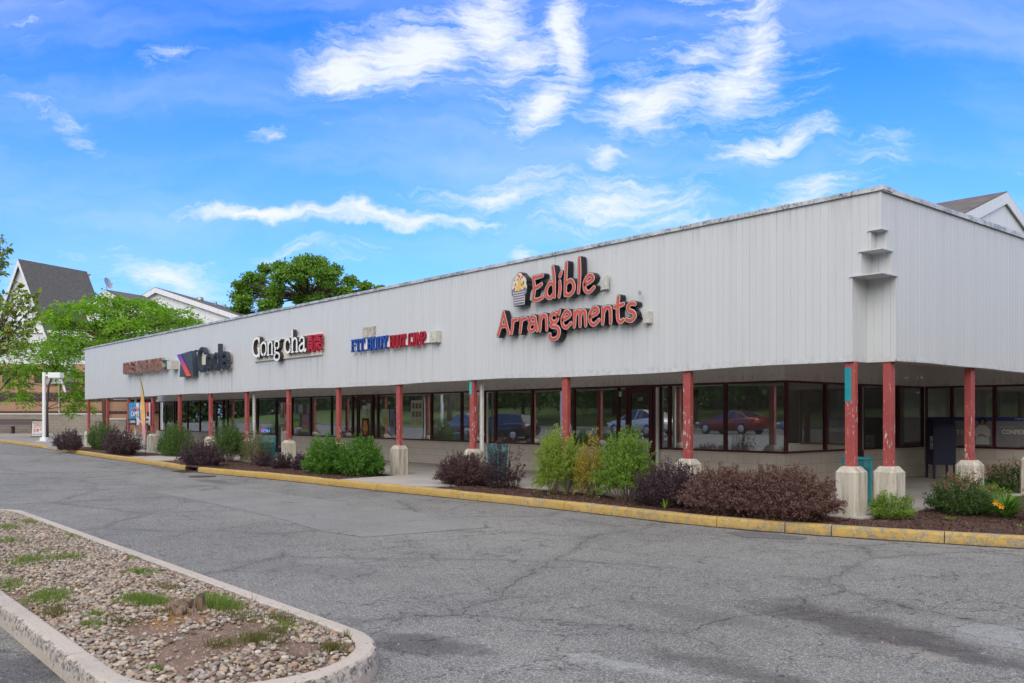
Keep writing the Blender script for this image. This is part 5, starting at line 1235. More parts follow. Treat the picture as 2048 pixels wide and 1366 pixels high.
poster(586, 601, 1.18, 1.72, ((.12,.32,.16), [(.1,.9,.6,.9,(.25,.5,.25)),(.2,.8,.1,.4,(.5,.5,.12))]), 'green promotional poster in the black framed window')
poster(603, 619, 1.0, 1.72, ((.25,.16,.24), [(.1,.9,.55,.9,(.40,.25,.38)),(.15,.85,.2,.45,(.45,.20,.12)),(.1,.9,.02,.16,(.2,.4,.15))]), 'violet and orange promotional poster in the black framed window')
poster(597.5, 605.5, 1.78, 2.05, ((.35,.45,.38), []), 'small green notice high in the black framed window')
poster(561.5, 569, 1.30, 1.55, ((.62,.62,.60), [(.2,.8,.3,.4,(.3,.3,.3)),(.2,.8,.6,.7,(.3,.3,.3))]), 'small white notice taped to the black door')
poster(725, 733.5, 1.62, 1.98, ((.66,.66,.64), [(.2,.8,.2,.26,(.25,.25,.25)),(.2,.8,.4,.46,(.25,.25,.25)),(.2,.8,.6,.66,(.25,.25,.25))]), 'white opening hours notice on the dark red door'); poster(734.5, 741, 1.84, 2.05, ((.55,.56,.56), []), 'small square notice on the dark red door')
poster(724, 737, .95, 1.55, ((.16,.02,.02), [(.25,.75,.55,.85,(.55,.30,.05)),(.35,.9,.25,.6,(.50,.26,.05)),(.15,.45,.3,.5,(.55,.30,.05)),(.4,.6,.05,.3,(.50,.26,.05))]), 'dark red poster with a gold emblem on the shop door')
poster(724.5, 732.8, 2.10, 2.17, ((.10,.02,.02), []), 'house number 137 on the dark red door', words=[('137', .05, .95, .1, .9, (.62,.62,.6))])
poster(1276, 1286, 1.98, 2.08, ((.03,.03,.03), []), 'house number 133 on the glass door', words=[('133', .05, .95, .1, .9, (.62,.62,.6))])
poster(1302, 1309, 1.35, 1.62, ((.55,.55,.53), [(.1,.9,.6,.95,(.40,.04,.04))]), 'small red and white notice beside the glass door'); poster(1238, 1243, 2.1, 2.22, ((.60,.60,.58), []), 'small white sticker on the door frame')
poster(696, 704, 1.45, 1.68, ((.45,.5,.44), []), 'pale notice in the window left of the dark red door')
poster(690, 702, 1.1, 2.2, ((.26,.17,.30), [(.2,.8,.3,.6,(.40,.22,.45)),(.2,.8,.75,.97,(.50,.28,.08))]), 'violet wall graphic in the window left of the dark red door', y=W+.3)
poster(1386, 1397, 2.05, 2.28, ((.40,.34,.24), []), 'small framed sign inside the window reading 50%', y=W+.35, words=[('50%', .1, .9, .25, .8, (.4,.08,.05))])
ne = MB(); x0, x1 = xat(521, W+.12), xat(541, W+.12); ne.box(x0, x1, W+.12, W+.15, .90, 1.10); no_ = ne.build('neon_sign', M['black']); tag(no_, 'small lit purple and blue OPEN sign low in the window', 'neon sign')
for s, a, c, col in (('OP', .06, .46, (.45, .05, .9)), ('EN', .52, .94, (.08, .35, .95))): text_mesh('lit_letters', s, x0+(x1-x0)*a, x0+(x1-x0)*c, .94, 1.06, W+.110, .006, [emis('neon', col, 1.3)], no_, .03)
# karate school window graphics on the back wall
y = BY-.005
M['film'] = plain('frosted_film', (.22, .215, .22), .8, 0, .25, 40)
def band(px0, px1):
    b = MB(); b.box(xat(px0, y), xat(px1, y), y-.002, y+.002, .93, 1.50, 0); b.box(xat(px0, y), xat(px1, y), y-.002, y+.002, 1.505, 1.60, 1)
    return b.build('window_graphic', [M['film'], flat('blue_band', (.035, .05, .20))])
g1 = band(1855, 1900); tag(g1, 'grey window film with a blue band and the letters ITI behind the mailbox', 'window graphic', 'karate school window graphics')
text_mesh('lettering', 'KARATESH', xat(1880, y), xat(1903, y), 1.525, 1.575, y-.006, .002, [flat('w1', (.5,.5,.52))], g1); text_mesh('lettering', 'ITI', xat(1908, y), xat(1925, y), 1.18, 1.29, y-.006, .002, [flat('w1', (.5,.5,.5))], g1, .02)
g2 = band(1906, 1984); tag(g2, 'grey window film with a student in a white uniform, arms folded', 'window graphic', 'karate school window graphics')
px_ = xat(1965, y); b = MB()     # the photographed student is a flat print
polyp(b, [(px_-.16,.95),(px_-.14,1.13),(px_-.18,1.16),(px_-.17,1.30),(px_-.11,1.38),(px_-.04,1.41),(px_+.04,1.41),(px_+.11,1.38),(px_+.17,1.30),(px_+.18,1.16),(px_+.14,1.13),(px_+.16,.95)], y-.006, y-.003, 0)
polyp(b, [(px_-.10,1.17),(px_-.02,1.20),(px_+.10,1.14),(px_+.09,1.11),(px_-.02,1.16),(px_-.09,1.13)], y-.008, y-.006, 1)
disc(b, px_, 1.50, .095, .085, y-.006, y-.003, 2, 20, .06); disc(b, px_, 1.47, .05, .065, y-.009, y-.006, 1, 16)
b.build('printed_figure', [flat('uniform', (.50,.49,.48)), flat('skin_print', (.24,.15,.11)), flat('hair_print', (.015,.012,.015))], g2)
g3 = band(1992, 2074); tag(g3, 'grey window film with blue band and the word CONFIDENCE', 'window graphic', 'karate school window graphics')
text_mesh('lettering', 'CONFIDENCE', xat(2004, y), xat(2004, y)+.80*(xat(2048, y)-xat(2004, y))*2.0, 1.20, 1.31, y-.006, .002, [flat('w1', (.62,.62,.62))], g3, .03)
text_mesh('lettering', 'BUILD YOUR', xat(2000, y), xat(2028, y), 1.345, 1.385, y-.006, .002, [flat('w1', (.4,.4,.4))], g3); text_mesh('lettering', 'NJKARATE', xat(2031, y), xat(2062, y), 1.525, 1.575, y-.006, .002, [flat('w1', (.5,.5,.52))], g3)
# ---- things inside the corner shop
M['cab'] = plain('counter_stone', (.30, .30, .30), .5, 0, .2, 3)
ct = thing('display_counter', 'grey shop counter with a curved glass display case behind the corner window', 'counter', (-12.6, 22.6, .156), 0)
b = MB(); b.box(-1.9, 2.0, -.35, .35, 0, .78, bev=.01); b.build('body', M['cab'], ct); b = MB(); b.box(-1.95, 2.05, -.4, .4, .781, .83, bev=.008); b.build('top', M['white'], ct)
for dx in (-1.2, .3):
    b = MB(); pr = [(-.3, .83), (-.22, 1.25), (-.05, 1.32), (.3, 1.32), (.3, .83)]
    for sx in (0, 1.1): b.tube([(dx+sx, p[0], p[1]) for p in pr], .022, 6)
    b.tube([(dx, -.05, 1.32), (dx+1.1, -.05, 1.32)], .02, 6); b.box(dx+.02, dx+1.08, -.2, .28, 1.05, 1.065); b.build('display_case', M['black'], ct)
    b = MB(); b.box(dx+.05, dx+1.05, -.20, -.17, 1.24, 1.26); b.build('case_lamp', emis('case_tube', (.9, .95, 1), 5), ct)
b = MB(); b.lathe([(0, .13), (.12, .11), (.2, .05), (.22, 0)], (-.6, .05, .835), 18); b.build('dome', M['white'], ct, smooth=True)
# curved slatted bench on the walkway corner
bn = thing('bench', 'black metal slatted bench standing inside the corner window', 'bench', (xat(1672, 20.6)-1.2, 19.9, .156), R_(-58))
b = MB(); 
for i in range(15):
    f = i/14; x = -.55+1.1*f; h = .62+.20*math.sin(math.pi*f); b.tube([(x, 0, .42), (x, .05, h)], .011, 5)
b.tube([(-.57+1.14*i/14, .05, .62+.20*math.sin(math.pi*i/14)) for i in range(15)], .018, 6); b.build('backrest', M['black'], bn)
b = MB()
for i in range(12): b.box(-.55, .55, -.42+i*.035, -.42+i*.035+.022, .40, .415)
b.build('seat', M['black'], bn)
for sx in (-.55, .55): b = MB(); b.tube([(sx, -.42, 0), (sx, -.42, .58), (sx, 0, .60), (sx, .02, 0)], .018, 6); b.build('leg', M['black'], bn)
# potted plant and red box in the shop
rb = MB(); rb.box(-.22, .22, -.1, .1, 0, .26, bev=.01); o = rb.build('red_box', flat('dark_red_box', (.16, .02, .02)), loc=(-11.2, 22.55, .99)); tag(o, 'dark red box on the counter behind the corner window', 'box')
b = MB(); b.box(-.16, .16, -.05, .05, 0, 2.58); o = b.build('pillar', M['white'], bld, loc=None)
o.location = (xat(1555, W+.14), W+.16, .156)
# ------------------------------------------------------------------ foliage tools
def leaf_mesh(name, P, D, L, Wd, mt, parent, tone_=None, fold=.25):
    """rhomb leaves: P base points, D unit axes, L lengths, Wd half widths"""
    k = len(P); rnd = RNG.normal(size=(k, 3)); s = np.cross(D, rnd); s /= np.linalg.norm(s, axis=1)[:, None]+1e-9
    nn = np.cross(D, s); L = np.broadcast_to(L, (k,))[:, None]; Wd = np.broadcast_to(Wd, (k,))[:, None]
    m_ = P+D*L*.48; V = np.stack([P, m_+s*Wd+nn*Wd*fold, P+D*L, m_-s*Wd+nn*Wd*fold], 1).reshape(-1, 3)
    return fast_mesh(name, V, np.arange(4*k).reshape(-1, 4), mt, parent, tone=(tone_ if tone_ is not None else RNG.random(k)))
def unit(a): return a/(np.linalg.norm(a, axis=1)[:, None]+1e-9)
def shrub(name, lab, cat, px, pyb, wpx, hpx, mt, n=160, m=38, L=.035, Wd=.009, stem='stem', group=None, up=.4, spiky=0.0, flat_=.25, dry=1.0, bulge=.12, z=.14, lo=.25, tip=None, loc=None):
    """shoots fan out from the base and carry leaves along their outer part"""
    x, y = loc or gnd(px, pyb, z); d = Fv[0]*x+Fv[1]*y; rx = wpx*d/FOC/2*1.25; h = hpx*d/FOC*(1.22 if up > .95 else (.97 if mt == 'reddish' else 1.1)); ry = min(rx*dry, .75)
    ry = min(ry, .55); y += ry*.3
    if px < 1700: y = min(y, 12.2-ry*.75)
    if not loc: x = xat(px, y)
    mound = up <= .95
    if mound: lo = .0
    t = thing(name, lab, cat, (x, y, z-.01), 0, group); S = n
    a = RNG.random(S)*2*np.pi; e = np.arcsin(np.clip(RNG.random(S)**.8, 0, 1))
    q = .66+.36*RNG.random(S)**.5
    lump = 1+.10*np.sin(3*a+RNG.random()*6)+.08*np.sin(5*a+2*e*3)+spiky*RNG.normal(size=S)*.25
    if mound: e[:S//4] *= .18
    E = np.c_[rx*np.cos(a)*np.cos(e)*q*lump, ry*np.sin(a)*np.cos(e)*q*lump, h*(flat_*.35+(1-flat_*.35)*np.sin(e)**.8)*q*(lump*.5+.5)]
    bs = .30 if up > .95 else .62
    B0 = np.c_[E[:, 0]*bs+RNG.normal(size=S)*.02, E[:, 1]*bs+RNG.normal(size=S)*.02, np.zeros(S)]
    tt = lo+(1.0-lo)*RNG.random((S, m))**(.9 if mound else .75)
    ar = 1-(1-tt)**1.0
    P = B0[:, None, :]*(1-ar[..., None])+E[:, None, :]*ar[..., None]
    P[..., 2] += (bulge*h*4*tt*(1-tt)); dirs = unit(E-B0)
    P = P.reshape(-1, 3)+RNG.normal(size=(S*m, 3))*.012*max(1, L/.03)
    D = unit(np.repeat(dirs, m, 0)*up+RNG.normal(size=(S*m, 3))*.55+np.array([0, 0, .25]))
    P[:, 2] = np.maximum(P[:, 2], .01)
    ton = np.clip(np.repeat(RNG.random(S), m)*.6+RNG.random(S*m)*.4, 0, 1)
    Ls = L*(.6+.7*RNG.random(S*m)); Ws = Wd*(.7+.6*RNG.random(S*m))
    if not tip: leaf_mesh('foliage', P, D, Ls, Ws, M[mt], t, ton)
    if tip:
        k = tip[1]; i = RNG.integers(0, S, k); sel = E[i]; sel = sel+RNG.normal(size=(k, 3))*.03; keep = sel[:, 2] > h*tip[2]; sel = sel[keep]
        Pt = np.repeat(sel, 7, 0)+RNG.normal(size=(len(sel)*7, 3))*.03+np.array([0, 0, .03]); q_ = len(P); k2 = len(Pt); o = leaf_mesh('foliage', np.concatenate([P, Pt]), np.concatenate([D, unit(RNG.normal(size=Pt.shape)*.6+np.array([0, 0, .9]))]), np.concatenate([Ls, np.full(k2, L*1.1)]), np.concatenate([Ws, np.full(k2, Wd)]), M[mt], t, np.concatenate([ton, RNG.random(k2)]))
        o.data.materials.append(M[tip[0]]); o.data.polygons.foreach_set('material_index', np.concatenate([np.zeros(q_, np.int32), np.ones(k2, np.int32)]))
    b = MB()
    for i in range(0, S, max(1, S//46)):
        p0, p1 = Vector(B0[i]), Vector(E[i]); mid = (p0+p1)/2+Vector((0, 0, bulge*h)); b.tube([p0, mid, p1], [.006, .004, .0015], 4, cap=False)
    b.build('stems', M['stem_dark'] if stem == 'dark' else M['stem'], t); return t
GP, GG = 'dark purple barberry shrubs in the beds', 'green shrubs in the beds'
S_ = [
 ('purple_shrub','low purple shrub at the far left end of the planting bed','shrub',138,903,80,42,'purple_dark',150,34,.05,.014,'dark',GP,.5,.3,.3),
 ('green_shrub','rounded green shrub between the two farthest purple shrubs','shrub',203,895,88,52,'green_far',190,40,.05,.013,'stem',GG,.8,.0,.2),
 ('purple_shrub','wide purple shrub below the camp banner','shrub',241,911,122,50,'purple_dark',210,36,.05,.014,'dark',GP,.5,.3,.3),
 ('green_shrub','dense round green shrub right of the feather flag','shrub',349,913,94,64,'green_far',260,44,.045,.011,'stem',GG,.9,.0,.15),
 ('purple_shrub','purple shrub behind the storm drain','shrub',402,934,94,50,'purple_dark',190,36,.04,.012,'dark',GP,.6,.5,.3),
 ('green_shrub','upright green shrub between the storm drain shrub and the olive one','shrub',457,925,68,68,'green_far',170,40,.042,.011,'stem',GG,1.0,.2,.1),
 ('olive_shrub','sparse olive shrub with bare stems in front of a teal bin','shrub',510,931,62,64,'olive',120,24,.04,.009,'stem',GG,1.0,.3,.1),
 ('purple_shrub','small dark purple shrub left of two others before the post','shrub',531,934,32,28,'purple_dark',80,26,.04,.012,'dark',GP,.6,.6,.2),
 ('purple_shrub','small dark purple shrub right in front of a post plinth','shrub',565,938,38,28,'purple_dark',90,26,.04,.012,'dark',GP,.6,.6,.2),
 ('purple_shrub','small spiky purple shrub just left of the bright green pair','shrub',604,941,36,30,'purple_dark',90,26,.04,.012,'dark',GP,.7,.8,.2),
 ('green_shrub','left one of the bright green shrub pair, loose and tall','shrub',655,949,96,72,'green',380,48,.045,.013,'stem',GG,.8,.15,.1),
 ('green_shrub','right one of the bright green shrub pair, wide and dense','shrub',723,953,104,76,'green',330,48,.042,.013,'stem',GG,.7,.1,.15),
 ('purple_shrub','dark purple mound left of the spiky shrub, below a bright teal patched post','shrub',930,972,116,62,'purple',330,48,.034,.011,'dark',GP,.6,.25,.3),
 ('spiky_purple_shrub','spiky purple shrub with long bare shoots in front of a teal bin','shrub',1003,973,66,96,'purple_dark',95,40,.036,.010,'dark',GP,.8,.9,.0),
 ('lime_shrub','yellow green upright shrub, leftmost of three before the glass door','shrub',1117,980,92,106,'lime',300,46,.034,.0095,'stem',GG,1.1,.12,.0),
 ('yellow_shrub','yellowing narrow shrub in the middle of three before the glass door','shrub',1184,987,62,102,'gold',150,38,.032,.009,'stem',GG,1.1,.2,.0),
 ('lime_shrub','bright green upright shrub, right of the yellowing one','shrub',1252,990,108,112,'lime_green',360,50,.034,.0095,'stem',GG,1.1,.15,.0),
 ('purple_shrub','bluish purple shrub at the left foot of the big reddish hedge','shrub',1338,1014,130,86,'purple_dark',320,50,.030,.010,'dark',GP,.6,.3,.3),
 ('reddish_shrub','left half of the big reddish barberry hedge near the corner','shrub',1450,1030,150,104,'reddish',520,66,.028,.010,'dark',GP,.5,.18,.35),
 ('reddish_shrub','right half of the big reddish barberry hedge beside the corner bin','shrub',1562,1040,200,114,'reddish',680,70,.028,.010,'dark',GP,.5,.18,.35),
 ('nandina_shrub','small round green shrub in front of the second corner post','shrub',1781,1036,72,54,'lime_green',170,38,.026,.008,'stem',GG,.6,.3,.2),
 ('pale_green_shrub','pale green shrub between the red tipped shrub and the daylily','shrub',1978,1022,80,52,'lime_green',150,36,.028,.008,'stem',GG,.7,.3,.2),
]
for s in S_:
    s = list(s); s[8] = int(s[8]*1.35)
    if s[3] < 470: s[5] *= 1.25; s[8] = int(s[8]*1.3)
    shrub(s[0], s[1], s[2], s[3], s[4], s[5], s[6], s[7], s[8], s[9], s[10], s[11], s[12], s[13], s[14], s[15], s[16])
shrub('nandina_shrub', 'dark green shrub with reddish tips left of the daylily', 'shrub', 1921, 1027, 108, 72, 'nandina', 260, 44, .036, .009, 'stem', GG, .6, .25, .15, tip=('nandina_red', 150, .55))
shrub('nandina_shrub', 'reddish tipped shrub behind the daylily at the right edge', 'shrub', 2022, 985, 96, 54, 'nandina', 200, 40, .036, .009, 'stem', GG, .6, .25, .15, tip=('nandina_red', 160, .4))
# daylily, spider plant and little weeds: strap leaves
def straps(name, lab, px, py, n, ln, w_, mt, spread=1.0, flowers=()):
    x, y = gnd(px, py, .14); t = thing(name, lab, 'plant', (x, y, .13)); V = []; F = []; T = []
    for i in range(n):
        a = random.uniform(0, 6.28); l = ln*random.uniform(.6, 1.1); up = random.uniform(.5, 1.3); tn = random.random()
        r0 = random.uniform(0, .05)*spread; prev = len(V); K = 7
        for k in range(K+1):
            f = k/K; r = r0+l*spread*(f*.35+f*f*.42)/up; z = l*up*(f*1.05-.62*f*f*spread)*.9; ww = w_*(1-f**2)*(.6+.4*min(1, f*4))
            V += [(r*math.cos(a)-math.sin(a)*ww, r*math.sin(a)+math.cos(a)*ww, max(z, .004)), (r*math.cos(a)+math.sin(a)*ww, r*math.sin(a)-math.cos(a)*ww, max(z, .004))]
        for k in range(K): F.append((prev+2*k, prev+2*k+1, prev+2*k+3, prev+2*k+2)); T.append(tn)
    fast_mesh('foliage', np.array(V), np.array(F), M[mt], t, np.array(T))
    for (fx, fy, fz) in flowers:
        b = MB(); b.tube([(fx*.3, fy*.3, 0), (fx*.7, fy*.7, fz*.7), (fx, fy, fz)], .004, 5); 
        b.build('flower_stalk', M['stem'], t)
        b = MB()
        for k in range(6):
            a = k*math.pi/3+random.uniform(-.1, .1); r = .055; c, s = math.cos(a), math.sin(a)
            b.add([(fx, fy-.01, fz), (fx+c*r*.55-s*.014, fy-.035, fz+s*r*.55+c*.014), (fx+c*r, fy-.03, fz+s*r), (fx+c*r*.55+s*.014, fy-.035, fz+s*r*.55-c*.014)], [(0, 1, 2, 3)])
        b.build('flower', M['petal'], t)
M['petal'] = plain('yellow_petals', (.75, .40, .02), .5, 0, .15, 40)
M['strap'] = ramp_tone('daylily_leaves', [(.055,.14,.02),(.09,.20,.03),(.14,.26,.05),(.19,.27,.07)], .5, .3)
straps('daylily', 'daylily with long arching leaves and two yellow flowers', 2013, 1034, 230, .74, .010, 'strap', .95, ((-.02,-.30,.24),(.06,-.32,.20)))
straps('spider_plant', 'small pale spiky plant in the mulch below the red tipped shrub', 1900, 1038, 26, .13, .006, 'lime', 1.0)
straps('weed', 'small weed in the mulch at the right edge', 2040, 1052, 14, .08, .007, 'lime', 1.0)
straps('weed', 'small weed in the mulch below the yellow green shrub', 1118, 997, 16, .07, .007, 'green', 1.0)
x, y = gnd(1322, 1000, .14)
straps('weed', 'bright green weed poking out of the bluish purple shrub', 1330, 1016, 22, .30, .008, 'lime', .6)
# ------------------------------------------------------------------ trees
def limb(b, p0, p1, r0, r1, wob=.12, n=6, k=7):
    p0, p1 = Vector(p0), Vector(p1); l = (p1-p0).length; pts = []
    for i in range(n+1):
        f = i/n; p = p0.lerp(p1, f)+Vector((noise.noise(p0+Vector((f*3, 0, 0))), noise.noise(p1+Vector((0, f*3, 0))), .6*math.sin(f*math.pi)*.5))*wob*l*math.sin(f*math.pi); pts.append(p)
    b.tube(pts, [r0+(r1-r0)*i/n for i in range(n+1)], k, cap=False); return pts
def tree(name, lab, base, forks, clumps, mt, leafn, L, Wd, r0, bark='bark', group=None, flatl=False, droop=.2, cat='tree', ell=1.0):
    """base point; forks: trunk points; clumps: list of (centre, (rx,ry,rz)) in world space"""
    base = Vector(base); t = thing(name, lab, cat, base, 0, group); b = MB()
    tp = [Vector(f)-base for f in forks]; n = len(tp); path = [Vector((0, 0, -.05))]+tp
    b.tube(path, [r0*(1-.55*i/len(path)) for i in range(len(path))], 10)
    P = []; D = []; T = []
    for ci, (c, r) in enumerate(clumps):
        c = Vector(c)-base; best = min(range(len(path)), key=lambda i: (path[i]-c).length+max(0, path[i].z-c.z)*1.2); 
        if best == 0: best = 1
        pts = limb(b, path[best], c, r0*.36, r0*.07)
        for q in range(5):
            s = pts[random.randint(2, len(pts)-1)]; e = c+Vector((random.uniform(-.9, .9)*r[0], random.uniform(-.9, .9)*r[1], random.uniform(-.7, .9)*r[2])); limb(b, s, e, r0*.10, r0*.02, .1, 4, 4)
        k = max(20, int(leafn*(r[0]*r[1]*r[2])**.5)); u = RNG.normal(size=(k, 3)); u = unit(u)
        rad = RNG.random(k)**(.38 if flatl else .6)*(1 if flatl else 1.12); lump = 1+.22*np.sin(u[:, 0]*5+ci)+.18*np.sin(u[:, 1]*7+ci*2)+.15*np.sin(u[:, 2]*6+ci)
        p = u*(rad*lump)[:, None]*np.array(r)+np.array(c)+(0 if flatl else RNG.normal(size=(k, 3))*.16*np.array(r))
        if flatl:
            nl = 9; fd = unit(u*np.array([1, 1, .15])+RNG.normal(size=(k, 3))*.35); fd[:, 2] -= droop; fd = unit(fd)
            p = (p[:, None, :]+fd[:, None, :]*(np.arange(nl)*L*.42)[None, :, None]); p[..., 2] -= (np.arange(nl)**2*L*.018)[None, :]
            d = np.repeat(fd, nl, 0)*.4+RNG.normal(size=(k*nl, 3))*np.array([.6, .6, .22]); p = p.reshape(-1, 3); P.append(p); D.append(unit(d)); T.append(np.clip(np.repeat(RNG.random(k)*.7, nl)+RNG.random(k*nl)*.3, 0, 1))
        else:
            d = unit(u*.5+RNG.normal(size=(k, 3))*.7+np.array([0, 0, -.1])); P.append(p); D.append(d); T.append(np.clip(RNG.random(k)*.75+RNG.random()*.25, 0, 1))
    b.build('trunk', M[bark], t, smooth=True); P = np.concatenate(P); D = np.concatenate(D)
    leaf_mesh('crown', P, D, L*(.7+.6*RNG.random(len(P))), Wd, M[mt], t, np.concatenate(T)); return t
def clumps_px(lst, d0):
    out = []
    for (px, py, w_, h_, dd) in lst:
        d = d0+dd; p = far(px, py, d); s = d/FOC; out.append((p, (w_*s, w_*s*.9, h_*s)))
    return out
dl = 58.0; squash = lambda L_: [(a_, b_, c_, d_*.62, e_) for a_, b_, c_, d_, e_ in L_]
lc = [(120,640,34,12,0),(150,612,30,10,1),(185,622,36,12,-1),(215,600,30,9,0),(250,612,34,11,2),(285,606,30,9,1),(318,622,28,10,-1),(350,622,26,8,2),(375,645,24,8,0),(392,640,14,5,0),
      (155,655,36,13,2),(205,650,36,14,0),(255,648,36,13,-2),(305,650,32,11,1),(335,668,26,9,0),(180,690,34,13,1),(230,682,36,12,-1),(135,676,26,11,-1),(275,676,30,9,0),(250,632,30,9,3),(320,640,26,8,3),(100,625,16,7,0)]
p0 = far(213, 855, dl)
tree('honey_locust_tree', 'feathery bright green tree rising behind the left end of the long shop fascia', (p0.x, p0.y, .14), [far(208, 790, dl), far(206, 710, dl), far(202, 680, dl)], clumps_px(squash(lc), dl), 'locust', 190, .22, .05, .20, 'bark_red', 'honey locust trees', True)
dl2 = 61.0
lc2 = [(20,745,32,10,0),(60,735,34,11,1),(35,770,22,7,0),(100,712,32,12,-1),(75,690,30,10,1),(140,705,28,11,0),(115,738,26,9,1),(150,750,24,12,-1),(150,790,22,12,0),(160,815,20,9,1),(125,690,22,9,0),
       (15,705,28,9,1),(48,790,12,6,0),(40,798,10,5,-1),(175,770,18,12,0),(10,665,20,9,0),(130,835,0.1,0.1,0)][:-1]
p0 = far(95, 866, dl2)
tree('honey_locust_tree', 'lower feathery green tree with a thin leaning trunk beside the white lamp post', (p0.x, p0.y, .14), [far(94, 820, dl2), far(97, 775, dl2), far(110, 740, dl2)], clumps_px(squash(lc2), dl2), 'locust', 170, .22, .05, .09, 'bark', 'honey locust trees', True)
# big maple behind the roof
dm = 80.0; mc = []
random.seed(11)
top = [(480,560),(500,545),(530,528),(560,522),(600,513),(640,514),(670,530),(700,552),(730,562),(755,572)]
for px, py in top:
    mc.append((px, py+12, 15, 9, random.uniform(-3, 3)))
    for k in range(3):
        mc.append((px+random.uniform(-14, 14), py+34+k*26, 19, 12, random.uniform(-4, 4)))
mc += [(488,585,16,12,0),(482,600,14,10,1),(762,580,10,7,0),(620,530,26,18,-3),(590,545,26,18,-4),(650,550,26,18,-4)]
mc = [(a_, b_, c_*.92, d_*.85, e_) for a_, b_, c_, d_, e_ in mc]
p0 = far(620, 860, dm)
tree('maple_tree', 'big dark green broad crowned tree standing behind the shop roof', (p0.x, p0.y, 0), [far(620, 740, dm), far(618, 660, dm), far(616, 600, dm)], clumps_px(mc, dm), 'maple', 1500, .27, .10, .42)
# small tree at the left edge (trunk just outside the frame, in the pebble island)
random.seed(5)
dc = 9.5
cl = [(0,480,9,9,0),(12,500,10,6,.1),(4,525,8,10,.1),(-10,540,14,14,0),(48,592,16,12,0),(70,620,14,12,.1),(28,615,20,16,-.1),(10,640,22,18,0),(45,650,20,18,.1),(62,655,12,12,0),(20,680,22,16,0),(40,690,18,12,-.1),(0,705,16,14,0),
      (78,585,6,6,0),(40,570,8,6,0),(8,600,12,10,.1),(55,668,10,10,-.1),(10,740,14,8,0),(35,745,12,5,0),(-40,600,40,30,.3),(-60,520,40,30,.3),(-80,660,50,30,-.2),(-110,560,50,40,.2),(-60,440,40,30,.2),(-130,640,40,40,0)]
C = clumps_px(cl, dc); bx, by = far(-75, 700, dc).xy
ct_ = thing('ornamental_tree', 'leafy branches of a small tree reaching in at the left edge, some leaves rust red', 'tree', (bx, by, .13), 0)
b = MB(); trunk = [Vector((0, 0, 0)), Vector((.03, 0, .7)), Vector((-.02, .03, 1.3)), Vector((0, 0, 1.9))]; b.tube(trunk, [.07, .055, .05, .035], 10)
P = []; D = []; base = Vector((bx, by, .13)); reds = []
for ci, (c, r) in enumerate(C):
    c = Vector(c)-base; pts = limb(b, trunk[2] if c.z < 2.2 else trunk[3], c, .010, .003, .14, 8, 5)
    tips = [c+Vector([random.gauss(0, .6)*r[0], random.gauss(0, .6)*r[0], random.gauss(0, .6)*r[2]]) for _ in range(max(5, int(11*r[0]/.08)))]
    for e in tips:
        q = limb(b, pts[random.randint(5, 8)], e, .0025, .001, .15, 4, 4)
        for k in range(5):
            f = random.uniform(.25, 1); p = q[2].lerp(q[4], f)+Vector((random.gauss(0, .012), random.gauss(0, .012), random.gauss(0, .012)))
            d = (q[4]-q[2]).normalized()*.6+Vector((random.gauss(0, .5), random.gauss(0, .5), random.gauss(-.25, .45))); d.normalize()
            (reds if random.random() < (.10 if ci in (7, 10, 12, 14) else .0) else P).append((p, d))
b.build('trunk', M['bark'], ct_, smooth=True)
def curved(lst, mt, nm):
    A = np.array([p[:] for p, d in lst]); Dd = np.array([d[:] for p, d in lst]); k = len(A); s = unit(np.cross(Dd, RNG.normal(size=(k, 3)))); nn = np.cross(Dd, s); L = (.045+.025*RNG.random(k))[:, None]; W2 = L*.24
    V = np.stack([A, A+Dd*L*.3+s*W2+nn*W2*.3, A+Dd*L*.65+s*W2*.9-nn*W2*.1, A+Dd*L-nn*W2*.9, A+Dd*L*.65-s*W2*.9-nn*W2*.1, A+Dd*L*.3-s*W2+nn*W2*.3], 1).reshape(-1, 3)
    return fast_mesh(nm, V, np.arange(6*k).reshape(-1, 6), M[mt], ct_)
curved(P, 'crab', 'crown'); curved(reds, 'berry', 'red_leaves')
